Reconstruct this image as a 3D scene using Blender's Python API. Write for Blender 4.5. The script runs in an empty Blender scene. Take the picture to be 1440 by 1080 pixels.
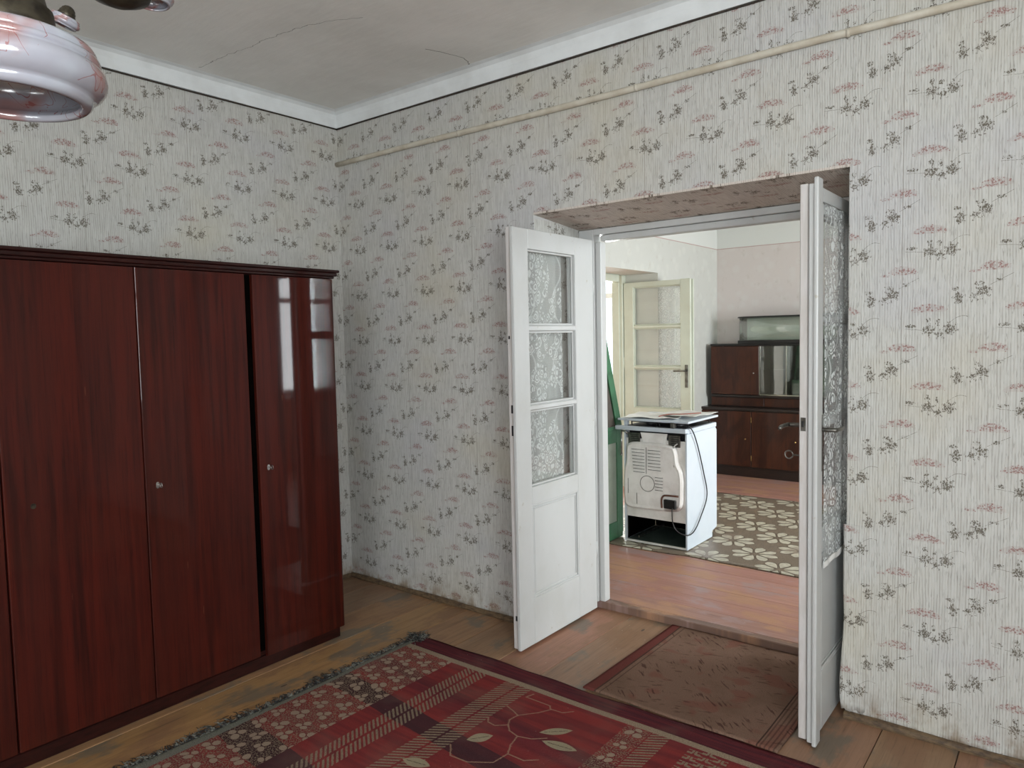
import bpy, bmesh, math, random
from mathutils import Vector, Matrix
random.seed(7)
R = math.radians
SC = bpy.context.scene
COL = SC.collection

# ------------------------------------------------------------------ camera
cam_d = bpy.data.cameras.new('camera'); cam = bpy.data.objects.new('camera', cam_d); COL.objects.link(cam)
F_PX, YAW, PITCH, ROLL = 1018.55, 0.66695, 0.06336, -0.02131
cam_d.sensor_fit = 'HORIZONTAL'; cam_d.sensor_width = 36.0; cam_d.lens = F_PX * 36.0 / 1440.0
cam_d.clip_start = 0.05
_f = Vector((-math.sin(YAW)*math.cos(PITCH), math.cos(YAW)*math.cos(PITCH), -math.sin(PITCH)))
_r = Vector((math.cos(YAW), math.sin(YAW), 0)); _u = _r.cross(_f)
_r2 = math.cos(ROLL)*_r + math.sin(ROLL)*_u; _u2 = -math.sin(ROLL)*_r + math.cos(ROLL)*_u
CAM_LOC = Vector((3.772, -3.038, 1.55))
cam.matrix_world = Matrix(((_r2.x, _u2.x, -_f.x, CAM_LOC.x), (_r2.y, _u2.y, -_f.y, CAM_LOC.y), (_r2.z, _u2.z, -_f.z, CAM_LOC.z), (0, 0, 0, 1)))
SC.camera = cam

# ------------------------------------------------------------------ world and light
w = bpy.data.worlds.new('sky'); SC.world = w; w.use_nodes = True
bg = w.node_tree.nodes['Background']; bg.inputs[0].default_value = (0.86, 0.94, 1.0, 1); bg.inputs[1].default_value = 3.0

def area(name, loc, target, sx, sy, power, col=(1, 1, 1)):
    l = bpy.data.lights.new(name, 'AREA'); l.shape = 'RECTANGLE'; l.size = sx; l.size_y = sy; l.energy = power; l.color = col
    o = bpy.data.objects.new(name, l); COL.objects.link(o); o.location = loc
    o.rotation_euler = (Vector(target) - Vector(loc)).to_track_quat('-Z', 'Z').to_euler()
    return o
# daylight standing in each window opening
area('daylight_east', (5.86, -3.65, 1.75), (2.8, -2.2, 2.5), 1.5, 1.7, 225, (0.92, 0.97, 1.0))
area('daylight_south', (4.45, -5.68, 1.75), (3.2, -2.0, 2.3), 1.6, 1.7, 165, (0.92, 0.97, 1.0))
area('daylight_far_room', (5.76, 2.35, 1.75), (3.0, 2.35, 1.8), 1.6, 1.7, 365, (0.91, 0.965, 1.0))
area('daylight_third_room', (-0.95, 5.0, 1.75), (-0.6, 3.4, 1.4), 1.5, 1.8, 300, (0.98, 1.0, 0.97))

SC.view_settings.view_transform = 'Standard'
SC.view_settings.look = 'None'
SC.view_settings.exposure = -0.27
SC.view_settings.gamma = 1.0
SC.view_settings.use_curve_mapping = False
SC.cycles.use_denoising = True
SC.cycles.max_bounces = 10
SC.cycles.diffuse_bounces = 6
SC.cycles.transparent_max_bounces = 16
SC.cycles.caustics_reflective = False
SC.cycles.caustics_refractive = False
SC.cycles.sample_clamp_indirect = 6.0

# ------------------------------------------------------------------ node expression helper
def lin(r, g, b):
    def f(c):
        c /= 255.0
        return c/12.92 if c <= 0.04045 else ((c+0.055)/1.055)**2.4
    return (f(r), f(g), f(b), 1.0)

class X:
    """a scalar socket (or number) with arithmetic, each operation one Math node"""
    def __init__(s, t, v): s.t = t; s.v = v
    def _m(s, op, *a, clamp=False):
        n = s.t.nodes.new('ShaderNodeMath'); n.operation = op; n.use_clamp = clamp
        for i, q in enumerate((s,) + a):
            q = q.v if isinstance(q, X) else q
            if isinstance(q, (int, float)): n.inputs[i].default_value = q
            else: s.t.links.new(q, n.inputs[i])
        return X(s.t, n.outputs[0])
    def __add__(s, o): return s._m('ADD', o)
    __radd__ = __add__
    def __sub__(s, o): return s._m('SUBTRACT', o)
    def __rsub__(s, o): return X(s.t, o)._m('SUBTRACT', s)
    def __mul__(s, o): return s._m('MULTIPLY', o)
    __rmul__ = __mul__
    def __truediv__(s, o): return s._m('DIVIDE', o)
    def __neg__(s): return s._m('MULTIPLY', -1.0)
    def mx(s, o): return s._m('MAXIMUM', o)
    def mn(s, o): return s._m('MINIMUM', o)
    def ab(s): return s._m('ABSOLUTE')
    def sin(s): return s._m('SINE')
    def cos(s): return s._m('COSINE')
    def sqrt(s): return s._m('SQRT')
    def fl(s): return s._m('FLOOR')
    def gt(s, o): return s._m('GREATER_THAN', o)
    def lt(s, o): return s._m('LESS_THAN', o)
    def atan2(s, o): return s._m('ARCTAN2', o)
    def clamp(s): return s._m('ADD', 0.0, clamp=True)
    def wrap(s, p):                       # to [-p/2, p/2)
        return s._m('WRAP', p/2, -p/2)
    def pw(s, e): return s._m('POWER', e)
    def ss(s, a, b):                      # smooth ramp a..b
        n = s.t.nodes.new('ShaderNodeMapRange'); n.interpolation_type = 'SMOOTHSTEP'
        s.t.links.new(s.v, n.inputs[0]); n.inputs[1].default_value = a; n.inputs[2].default_value = b
        n.inputs[3].default_value = 0.0; n.inputs[4].default_value = 1.0
        return X(s.t, n.outputs[0])
    def band(s, a, b): return s.gt(a) * s.lt(b)

class Mat:
    def __init__(s, name, rough=0.6, spec=0.5, metal=0.0, coat=0.0, coat_rough=0.1):
        s.m = bpy.data.materials.new(name); s.m.use_nodes = True; s.t = s.m.node_tree
        s.b = s.t.nodes['Principled BSDF']; s.out = s.t.nodes['Material Output']
        s.b.inputs['Roughness'].default_value = rough; s.b.inputs['Specular IOR Level'].default_value = spec
        s.b.inputs['Metallic'].default_value = metal; s.b.inputs['Coat Weight'].default_value = coat
        s.b.inputs['Coat Roughness'].default_value = coat_rough
        s._co = None
    def co(s):
        if s._co is None:
            tc = s.t.nodes.new('ShaderNodeTexCoord'); sp = s.t.nodes.new('ShaderNodeSeparateXYZ')
            s.t.links.new(tc.outputs['Object'], sp.inputs[0])
            s._co = tuple(X(s.t, sp.outputs[i]) for i in range(3))
        return s._co
    def vec(s, x, y=0.0, z=0.0):
        n = s.t.nodes.new('ShaderNodeCombineXYZ')
        for i, q in enumerate((x, y, z)):
            q = q.v if isinstance(q, X) else q
            if isinstance(q, (int, float)): n.inputs[i].default_value = q
            else: s.t.links.new(q, n.inputs[i])
        return n.outputs[0]
    def noise(s, v, scale=1.0, detail=2.0, rough=0.5, dist=0.0):
        n = s.t.nodes.new('ShaderNodeTexNoise'); s.t.links.new(v, n.inputs['Vector'])
        n.inputs['Scale'].default_value = scale; n.inputs['Detail'].default_value = detail
        n.inputs['Roughness'].default_value = rough; n.inputs['Distortion'].default_value = dist
        return X(s.t, n.outputs[0])
    def voro(s, v, scale=1.0, feat='F1', rnd=1.0):
        n = s.t.nodes.new('ShaderNodeTexVoronoi'); s.t.links.new(v, n.inputs['Vector']); n.feature = feat
        n.inputs['Scale'].default_value = scale; n.inputs['Randomness'].default_value = rnd
        return X(s.t, n.outputs[0])
    def mix(s, f, a, b):
        n = s.t.nodes.new('ShaderNodeMix'); n.data_type = 'RGBA'
        for i, q in ((0, f), (6, a), (7, b)):
            q = q.v if isinstance(q, X) else q
            if isinstance(q, tuple): n.inputs[i].default_value = q if len(q) == 4 else q + (1.0,)
            elif isinstance(q, (int, float)): n.inputs[i].default_value = q
            else: s.t.links.new(q, n.inputs[i])
        return n.outputs[2]
    def objcol(s):
        return s.t.nodes.new('ShaderNodeObjectInfo').outputs['Color']
    def rnd(s):
        return X(s.t, s.t.nodes.new('ShaderNodeObjectInfo').outputs['Random'])
    def mulc(s, a, b):
        n = s.t.nodes.new('ShaderNodeMix'); n.data_type = 'RGBA'; n.blend_type = 'MULTIPLY'; n.inputs[0].default_value = 1.0
        for i, q in ((6, a), (7, b)):
            if isinstance(q, tuple): n.inputs[i].default_value = q
            else: s.t.links.new(q, n.inputs[i])
        return n.outputs[2]
    def color(s, c):
        if isinstance(c, tuple): s.b.inputs['Base Color'].default_value = c
        else: s.t.links.new(c, s.b.inputs['Base Color'])
        return s
    def rough(s, r):
        s.t.links.new(r.v, s.b.inputs['Roughness']); return s
    def bump(s, h, strength=0.3, dist=0.002):
        n = s.t.nodes.new('ShaderNodeBump'); n.inputs['Strength'].default_value = strength; n.inputs['Distance'].default_value = dist
        s.t.links.new(h.v, n.inputs['Height']); s.t.links.new(n.outputs[0], s.b.inputs['Normal']); return s

def simple(name, c, c2=None, rough=0.5, scale=20.0, stretch=(1, 1, 1), bump=0.05, amount=1.0, lo=0.35, hi=0.7, **k):
    """paint / metal / plastic with procedural mottling between two colours"""
    m = Mat(name, rough, **k); x, y, z = m.co()
    n = m.noise(m.vec(x*stretch[0], y*stretch[1], z*stretch[2]), scale, 4.0, 0.6)
    c2 = c2 or tuple(q*0.88 for q in c[:3]) + (1.0,)
    m.color(m.mix(n.ss(lo, hi)*amount, c, c2)); m.bump(n, bump, 0.002)
    return m.m

def ell(du, dv, cx, cy, rx, ry):
    a = (du - cx) * (1.0/rx); b = (dv - cy) * (1.0/ry)
    return (1.0 - (a*a + b*b)).mx(0.0)

def fan(du, dv, cx, cy, r, k, ph, lim=0.25):
    """radiating narrow leaves around a point"""
    a = du - cx; b = dv - cy
    rr = (a*a + b*b).sqrt()
    ang = a.atan2(b)
    lobes = (ang * k + ph + rr*40.0).sin()
    return lobes.gt(0.60) * rr.lt(r) * rr.gt(r*0.12)

def wallpaper(name, axis, u0, v0, pu, pv, upper=2.90, stretch=1.0, shade=1.0):
    m = Mat(name, 0.85, 0.2)
    x, y, z = m.co()
    u, v = {'x': (x, z), 'y': (y, z), 'soffit': (x, y*stretch), 'reveal': (y, z)}[axis]
    # slight wobble so the print is not mechanical
    wob = m.noise(m.vec(u, v), 60.0, 2.0) * 0.008 - 0.004
    uw = u + wob; vw = v + wob*0.7
    dots = m.voro(m.vec(uw, vw*1.15), 112.0)
    leafs = m.voro(m.vec(uw*1.35, vw*0.85), 135.0)
    cut = m.noise(m.vec(u, v*0.6), 260.0, 1.0)
    pink = None; green = None
    # type B sprig (pink umbel at its origin), type A sprig shifted by a third of the repeat
    for kind, ou, ov in (('B', u0, v0), ('A', u0 + 0.0955*pu/0.2885, v0 + pv*0.5)):
        du = (uw - (ou - 0.02)).wrap(pu) - 0.02; dv = (vw - (ov - 0.05)).wrap(pv) - 0.05
        if kind == 'A':
            dp = dv + du*du*3.2
            p = ell(du, dp, 0.0, 0.008, 0.064, 0.017)
            g = ell(du, dv, 0.0, -0.072, 0.022, 0.018).mx(ell(du, dv, 0.066, -0.072, 0.021, 0.022))
            g = g.mx(ell(du, dv, 0.034, -0.088, 0.013, 0.011)).mx(ell(du, dv, -0.058, -0.058, 0.020, 0.008)*0.8)
            g = g.mx(ell(du, dv, 0.0, -0.040, 0.010, 0.018)*0.5).mx(ell(du, dv, 0.030, -0.046, 0.010, 0.014)*0.5)
            f = fan(du, dv, 0.003, -0.076, 0.026, 6.0, 0.5).mx(fan(du, dv, 0.070, -0.068, 0.026, 6.0, 2.0)).mx(fan(du, dv, 0.036, -0.090, 0.020, 5.0, 1.0))
            st = ((dv + 0.030 - (du - 0.085)*0.35 + (du-0.095)*(du-0.095)*14.0).ab().lt(0.0010)) * du.band(0.062, 0.125)
            st = st.mx(((dv + 0.0705 + (du+0.05)*0.10).ab().lt(0.0009)) * du.band(-0.078, -0.010))
        else:
            dp = dv + (du-0.004)*(du-0.004)*3.0
            p = ell(du, dp, 0.008, 0.006, 0.052, 0.018).mx(ell(du, dv, -0.052, -0.010, 0.022, 0.007)*0.6)
            g = ell(du, dv, -0.024, -0.080, 0.023, 0.018).mx(ell(du, dv, -0.100, -0.104, 0.014, 0.026))
            g = g.mx(ell(du, dv, -0.110, -0.070, 0.016, 0.009)*0.7).mx(ell(du, dv, -0.054, -0.098, 0.012, 0.010)*0.8)
            g = g.mx(ell(du, dv, 0.022, -0.046, 0.016, 0.008)*0.7).mx(ell(du, dv, -0.036, -0.055, 0.020, 0.010)*0.5)
            f = fan(du, dv, -0.028, -0.084, 0.028, 6.0, 0.0).mx(fan(du, dv, -0.100, -0.104, 0.022, 5.0, 1.2)).mx(fan(du, dv, -0.054, -0.103, 0.018, 5.0, 2.2))
            st = ((dv + 0.046 - (du - 0.022)*0.55).ab().lt(0.0010)) * du.band(-0.006, 0.062)
        pk = dots.lt(0.16 + 0.0) * 0.0
        pm = (dots - p.pw(0.4)*0.56).lt(0.0) * p.gt(0.02)
        soft = p.ss(0.0, 0.4) * 0.20
        pm = (pm*cut.ss(0.34, 0.5)).mx(soft)
        gm = ((leafs - g.pw(0.35)*0.68).lt(0.0) * g.gt(0.02)).mx(f * cut.ss(0.46, 0.54)*0.85).mx(st*0.7)
        gm = gm * cut.ss(0.36, 0.48)
        gm = gm.mx(g.ss(0.0, 0.7)*0.16)
        pink = pm if pink is None else pink.mx(pm)
        green = gm if green is None else green.mx(gm)
    # vertical string texture
    s1 = m.noise(m.vec(u*110.0, v*9.0), 1.0, 3.0, 0.6)
    s2 = m.noise(m.vec(u*260.0, v*24.0, 4.0), 1.0, 2.0, 0.5)
    wave = (u*(2*math.pi/0.0092) + m.noise(m.vec(u*12.0, v*5.0), 1.0, 2.0)*9.0).sin()
    base = m.mix(s1.ss(0.35, 0.65), lin(188, 187, 182), lin(177, 175, 169))
    base = m.mix(wave.ss(0.0, 1.0)*0.40, base, lin(200, 200, 198))
    base = m.mix((wave*-1.0).ss(0.45, 1.0)*s1.ss(0.42, 0.58)*0.50, base, lin(146, 143, 138))
    base = m.mix(s2.ss(0.60, 0.70)*0.50, base, lin(124, 120, 114))
    # slow tone changes of old paper: yellowed and lilac areas
    big = m.noise(m.vec(u, v), 1.7, 3.0)
    base = m.mix(big.ss(0.5, 0.72)*0.28, base, lin(184, 172, 140))
    base = m.mix(big.ss(0.48, 0.30)*0.20, base, lin(172, 172, 188))
    tone = m.noise(m.vec(u, v, 9.0), 330.0, 1.0)
    pinkc = m.mix(tone.ss(0.38, 0.62), lin(158, 118, 113), lin(122, 86, 83))
    greenc = m.mix(tone.ss(0.35, 0.65), lin(104, 98, 82), lin(70, 60, 54))
    c = m.mix(pink*0.85, base, pinkc); c = m.mix(green*0.9, c, greenc)
    # damp and dirt along the skirting
    dirt = m.noise(m.vec(u*1.3, v*0.8, 2.0), 7.0, 4.0, 0.65)
    low = (0.17 - v).ss(0.0, 0.2) if axis != 'soffit' else X(m.t, 0.0) + 0.0
    c = m.mix((dirt.ss(0.40, 0.62)*low*0.85), c, lin(118, 92, 58))
    c = m.mix((0.045 - v).ss(0.0, 0.04)*dirt.ss(0.35, 0.5)*0.6 if axis != 'soffit' else 0.0, c, lin(70, 56, 40))
    if axis in ('x', 'y'):                # paper stops below the cove, limewash above
        lime = m.mix(m.noise(m.vec(u, v), 3.0, 4.0).ss(0.3, 0.7), lin(216, 219, 219), lin(204, 206, 206))
        c = m.mix(v.gt(upper), c, lime)
        # paper joins between the strips
        jn = (u - 0.06).wrap(0.53).ab().lt(0.0012)*v.lt(upper)
        c = m.mix(jn*0.55, c, lin(120, 114, 104))
    if shade != 1.0: c = m.mulc(c, (shade, shade*0.91, shade*0.87, 1))  # soffit copy made brighter and pinker, floor bounce light put into the colour
    m.color(c); m.bump(wave*0.5 + s1*1.2, 0.35, 0.0015)
    return m.m

def polyline(m, u, v, pts, wdt, tap=None):
    best = None
    for (x0, y0), (x1, y1) in zip(pts[:-1], pts[1:]):
        dx, dy = x1-x0, y1-y0; L2 = dx*dx+dy*dy
        t = (((u - x0)*dx + (v - y0)*dy)*(1.0/L2)).clamp()
        ex = u - x0 - t*dx; ey = v - y0 - t*dy
        d = (ex*ex + ey*ey)
        best = d if best is None else best.mn(d)
    return best.lt(wdt*wdt)

# ------------------------------------------------------------------ materials
M = {}
M['paper_north'] = wallpaper('floral_wallpaper_north', 'x', 3.2335, 2.6180, 0.2885, 0.2852)
M['paper_west'] = wallpaper('floral_wallpaper_west', 'y', -1.1090, 2.6460, 0.2950, 0.2860)
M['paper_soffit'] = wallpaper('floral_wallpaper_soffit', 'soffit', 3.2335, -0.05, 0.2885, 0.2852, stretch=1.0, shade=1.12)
M['paper_reveal'] = wallpaper('floral_wallpaper_reveal', 'reveal', 0.10, 2.6180, 0.2885, 0.2852)

m = Mat('old_ceiling_plaster', 0.95, 0.1); x, y, z = m.co()
n1 = m.noise(m.vec(x, y), 1.3, 5.0, 0.6); n2 = m.noise(m.vec(x, y*4.0), 6.0, 4.0, 0.65)
c = m.mix(n1.ss(0.35, 0.7), lin(234, 233, 230), lin(220, 219, 215)); c = m.mix(n2.ss(0.5, 0.75)*0.35, c, lin(236, 236, 233))
wv = m.noise(m.vec(x, y), 14.0, 3.0)*0.045 - 0.0225
cx_, cy_ = x + wv, y + wv*1.4
c = m.mix(polyline(m, cx_, cy_, [(0.10, -0.97), (0.35, -0.96), (0.587, -0.945), (0.808, -0.936), (1.038, -0.888), (1.20, -0.80)], 0.0017)*0.65, c, lin(96, 92, 84))
c = m.mix(polyline(m, cx_, cy_, [(1.16, -0.36), (1.20, -0.266), (1.226, -0.15), (1.20, -0.07), (1.16, -0.05)], 0.0022)*0.9, c, lin(86, 82, 74))
c = m.mix(m.voro(m.vec(x, y), 2.2).lt(0.012)*0.8, c, lin(90, 70, 55))
m.color(c); m.bump(n2*0.6 + n1, 0.25, 0.01); M['ceiling'] = m.m

M['lime'] = simple('limewashed_cove', lin(218, 221, 222), lin(206, 208, 208), 0.9, 5.0)
M['dark_line'] = simple('dark_wallpaper_border_cord', lin(58, 50, 42), lin(40, 34, 28), 0.8, 60.0)
m = Mat('white_oil_paint', 0.32, 0.5); x, y, z = m.co()
n1 = m.noise(m.vec(x*1.5, y*1.5, z), 3.0, 4.0, 0.6); n2 = m.noise(m.vec(x, y, z), 26.0, 3.0)
c = m.mix(n1.ss(0.4, 0.75)*0.6, lin(187, 188, 187), lin(176, 176, 172)); c = m.mix(n2.ss(0.70, 0.78)*0.5, c, lin(150, 140, 122))
m.color(c); m.bump(n2, 0.06, 0.002); M['white'] = m.m
m = Mat('worn_white_edge_paint', 0.35, 0.5); x, y, z = m.co()
n1 = m.noise(m.vec(x*8, y*8, z*1.2), 5.0, 5.0, 0.65)
c = m.mix(n1.ss(0.35, 0.6)*0.6, lin(198, 194, 192), lin(182, 176, 170)); c = m.mix(n1.ss(0.68, 0.74)*0.7, c, lin(120, 108, 92))
m.color(c); m.bump(n1, 0.2, 0.002); M['white_edge'] = m.m
M['cream'] = simple('cream_oil_paint', lin(202, 206, 192), lin(194, 196, 180), 0.35, 3.0)
M['pipe'] = simple('cream_painted_conduit', lin(198, 192, 178), lin(176, 166, 148), 0.5, 9.0)
M['plaster_far'] = None
for nm, ca, cb, ax in (('far_left', lin(206, 206, 200), lin(190, 190, 186), 'y'), ('far_back', lin(210, 203, 199), lin(204, 190, 186), 'x')):
    m = Mat('faded_paper_' + nm, 0.85, 0.2); x, y, z = m.co(); u = x if ax == 'x' else y
    a = m.noise(m.vec(u*3, z*2), 4.0, 4.0, 0.7); b = m.voro(m.vec(u + a*0.05, z + a*0.05), 9.0)
    c = m.mix(b.ss(0.2, 0.5)*0.28, ca, cb); c = m.mix(a.ss(0.55, 0.75)*0.35, c, lin(178, 168, 156))
    c = m.mix(z.gt(2.485), c, lin(214, 215, 211)); c = m.mix((z-2.485).ab().lt(0.004)*0.8, c, lin(176, 140, 134))
    m.color(c); M[nm] = m.m
M['plain_wall'] = simple('plain_whitewashed_wall', lin(206, 204, 196), lin(190, 188, 180), 0.9, 3.0)

def boards(name, grain_axis, base_cols, wear, rough=0.45, streak=None):
    """floor board: object colour times grain; coordinates are the world's, meshes are built in place"""
    m = Mat(name, rough, 0.4); x, y, z = m.co()
    a, b = (x, y) if grain_axis == 'x' else (y, x)
    g1 = m.noise(m.vec(a*1.5, b*38.0, m.rnd()*7.0), 1.0, 5.0, 0.65, 0.4)
    g2 = m.noise(m.vec(a*6.0, b*160.0), 1.0, 2.0)
    wr = m.noise(m.vec(a*2.0, b*3.4, m.rnd()*3.0), 1.4, 5.0, 0.62)
    c = m.mix(g1.ss(0.38, 0.66)*0.55, base_cols[0], base_cols[1])
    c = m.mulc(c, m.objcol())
    c = m.mix(wr.ss(0.50, 0.62)*0.8, c, wear[0]); c = m.mix(wr.ss(0.46, 0.36)*0.8, c, wear[1])
    c = m.mix(g1.ss(0.62, 0.72)*0.5, c, lin(60, 42, 30)); c = m.mix(g2.ss(0.58, 0.7)*0.25, c, lin(50, 36, 26))
    kn = m.voro(m.vec(a*1.1, b*3.0), 2.6)
    c = m.mix(kn.lt(0.050)*0.8, c, lin(44, 30, 22))
    sp = m.voro(m.vec(a, b, 3.0), 16.0)
    c = m.mix(sp.lt(0.035)*0.8, c, lin(196, 188, 170))
    m.color(c); m.bump(g1*0.8 + g2*0.3, 0.3, 0.002)
    m.rough(wr*0.35 + 0.28)
    return m.m
M['boards_near'] = boards('worn_brown_floorboards', 'y', (lin(142, 110, 85), lin(114, 86, 64)), (lin(126, 94, 70), lin(100, 92, 80)), 0.5)
M['boards_far'] = boards('red_brown_floorboards', 'x', (lin(168, 126, 114), lin(146, 104, 94)), (lin(176, 134, 104), lin(160, 134, 130)), 0.3)
M['skirt_wood'] = simple('dirty_brown_skirting_strip', lin(104, 84, 60), lin(66, 50, 36), 0.7, 30.0, (1, 1, 3), 0.3)

m = Mat('mahogany_veneer', 0.5, 0.12, coat=0.3, coat_rough=0.04); x, y, z = m.co()
g = m.noise(m.vec(y*38.0, z*1.3, x*38.0 + m.rnd()*9.0), 1.0, 5.0, 0.6, 0.3); g2 = m.noise(m.vec(y*170.0, z*5.0, x*170.0), 1.0, 2.0); g3 = m.noise(m.vec(y*7.0, z*0.9, m.rnd()*5.0), 1.0, 3.0)
c = m.mix(g.ss(0.35, 0.68), lin(66, 20, 12), lin(44, 14, 9)); c = m.mix(g3.ss(0.4, 0.7)*0.5, c, lin(56, 22, 16)); c = m.mix(g2.ss(0.55, 0.7)*0.45, c, lin(30, 11, 8))
sc_ = m.noise(m.vec(y*70.0, z*6.0, 7.0), 1.0, 1.0)
c = m.mix(sc_.gt(0.795)*0.5, c, lin(100, 60, 44))
m.color(c); wvy = m.noise(m.vec(y, z), 2.2, 2.0); m.bump(g*0.08 + wvy*1.5, 0.10, 0.006); M['mahogany'] = m.m
M['mahogany_dark'] = simple('dark_mahogany_moulding', lin(44, 17, 14), lin(28, 11, 9), 0.4, 12.0, (6, 1, 6), 0.1, coat=0.1, spec=0.2)
M['void'] = simple('near_black_shade', lin(8, 6, 5), lin(4, 3, 3), 0.95, 10.0, spec=0.0)  # near-black colour that puts shade into gaps and hollows
m = Mat('walnut_veneer', 0.4, 0.25, coat=0.25, coat_rough=0.12); x, y, z = m.co()
g = m.noise(m.vec(x*7.0 + m.rnd()*4.0, y*7, z*3.0), 1.0, 5.0, 0.6, 1.2); g2 = m.noise(m.vec(x*50, y*50, z*3), 1.0, 2.0)
c = m.mix(g.ss(0.35, 0.65), lin(72, 38, 24), lin(52, 27, 19)); c = m.mix(g2.ss(0.5, 0.7)*0.4, c, lin(36, 19, 14)); m.color(c); M['walnut'] = m.m
M['walnut_dark'] = simple('dark_walnut_carcass', lin(40, 25, 19), lin(28, 18, 14), 0.4, 12.0, (1, 1, 4), coat=0.3)
M['black_edge'] = simple('black_lacquered_edge', lin(28, 24, 24), lin(16, 14, 14), 0.3, 20.0)
M['steel'] = simple('brushed_steel', lin(190, 190, 188), lin(150, 150, 148), 0.3, 30.0, metal=1.0)
M['dull_steel'] = simple('tarnished_steel', lin(120, 118, 112), lin(84, 80, 74), 0.45, 30.0, metal=0.9)
m = Mat('aluminised_sheet', 0.30, 0.7, metal=0.0); x, y, z = m.co()
n1 = m.noise(m.vec(x, y, z), 9.0, 5.0, 0.6)
c = m.mix(n1.ss(0.35, 0.7), lin(236, 233, 230), lin(216, 212, 208)); c = m.mix(ell(x, z, 0.40, 0.27, 0.085, 0.055).ss(0.1, 0.6)*0.6, c, lin(110, 74, 60)); m.color(c); m.bump(n1, 0.1, 0.002)
M['sheet'] = m.m
M['enamel'] = simple('white_enamel', lin(206, 214, 222), lin(196, 206, 216), 0.22, 3.0)
M['pan'] = simple('dark_green_grey_pan', lin(72, 84, 78), lin(48, 56, 52), 0.4, 8.0)
M['enamel_grey'] = simple('grey_galvanised_sheet', lin(226, 224, 220), lin(206, 204, 198), 0.45, 9.0)
M['black'] = simple('black_cast_iron', lin(30, 30, 32), lin(18, 18, 20), 0.5, 40.0)
M['black_plastic'] = simple('black_plastic', lin(26, 26, 28), lin(18, 18, 19), 0.35, 40.0)
M['paper'] = simple('white_paper_sheet', lin(226, 225, 222), lin(206, 204, 198), 0.8, 6.0)
M['green'] = simple('green_gloss_paint', lin(62, 112, 80), lin(44, 86, 60), 0.35, 7.0, (1, 1, 1), 0.15)
M['pale_green'] = simple('pale_grey_green_paint', lin(150, 160, 146), lin(120, 132, 118), 0.5, 6.0, (1, 1, 1), 0.2)
M['dark_panel'] = simple('dark_stained_board', lin(88, 80, 72), lin(62, 55, 50), 0.6, 5.0)
M['bronze'] = simple('aged_bronze', lin(74, 68, 56), lin(34, 29, 24), 0.42, 26.0, metal=0.7, bump=0.5)
M['chrome'] = simple('chrome_edge', lin(190, 186, 176), lin(170, 166, 156), 0.2, 30.0, metal=1.0)
M['brass'] = simple('small_brass_fitting', lin(180, 150, 96), lin(140, 112, 70), 0.3, 30.0, metal=1.0)
M['bark'] = simple('brown_bark', lin(90, 74, 58), lin(60, 48, 38), 0.9, 12.0)
M['leaves'] = simple('green_leaves', lin(150, 170, 124), lin(112, 136, 92), 0.6, 3.0)
M['grass'] = simple('garden_grass', lin(146, 156, 120), lin(124, 136, 100), 0.9, 3.0)

def glass(name, tint, refl):
    m = Mat(name); t = m.t; t.nodes.remove(m.b)
    tr = t.nodes.new('ShaderNodeBsdfTransparent'); tr.inputs[0].default_value = tint
    gl = t.nodes.new('ShaderNodeBsdfGlossy'); gl.inputs['Roughness'].default_value = 0.03
    fr = t.nodes.new('ShaderNodeLayerWeight'); fr.inputs[0].default_value = 0.5
    fw_ = (X(t, fr.outputs['Facing']).pw(4.0)*0.75 + refl).clamp()
    mx = t.nodes.new('ShaderNodeMixShader'); x, y, z = m.co()
    nz = m.noise(m.vec(x, y, z), 2.5, 2.0)
    bp = t.nodes.new('ShaderNodeBump'); bp.inputs['Strength'].default_value = 0.12; bp.inputs['Distance'].default_value = 0.01
    t.links.new(nz.v, bp.inputs['Height']); t.links.new(bp.outputs[0], gl.inputs['Normal'])
    t.links.new(fw_.v, mx.inputs[0]); t.links.new(tr.outputs[0], mx.inputs[1]); t.links.new(gl.outputs[0], mx.inputs[2])
    t.links.new(mx.outputs[0], m.out.inputs[0]); return m.m
M['glass'] = glass('window_glass', (0.985, 0.99, 0.985, 1), 0.05)
M['glass_strong'] = glass('display_cabinet_glass', (0.94, 0.96, 0.94, 1), 0.14)

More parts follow.
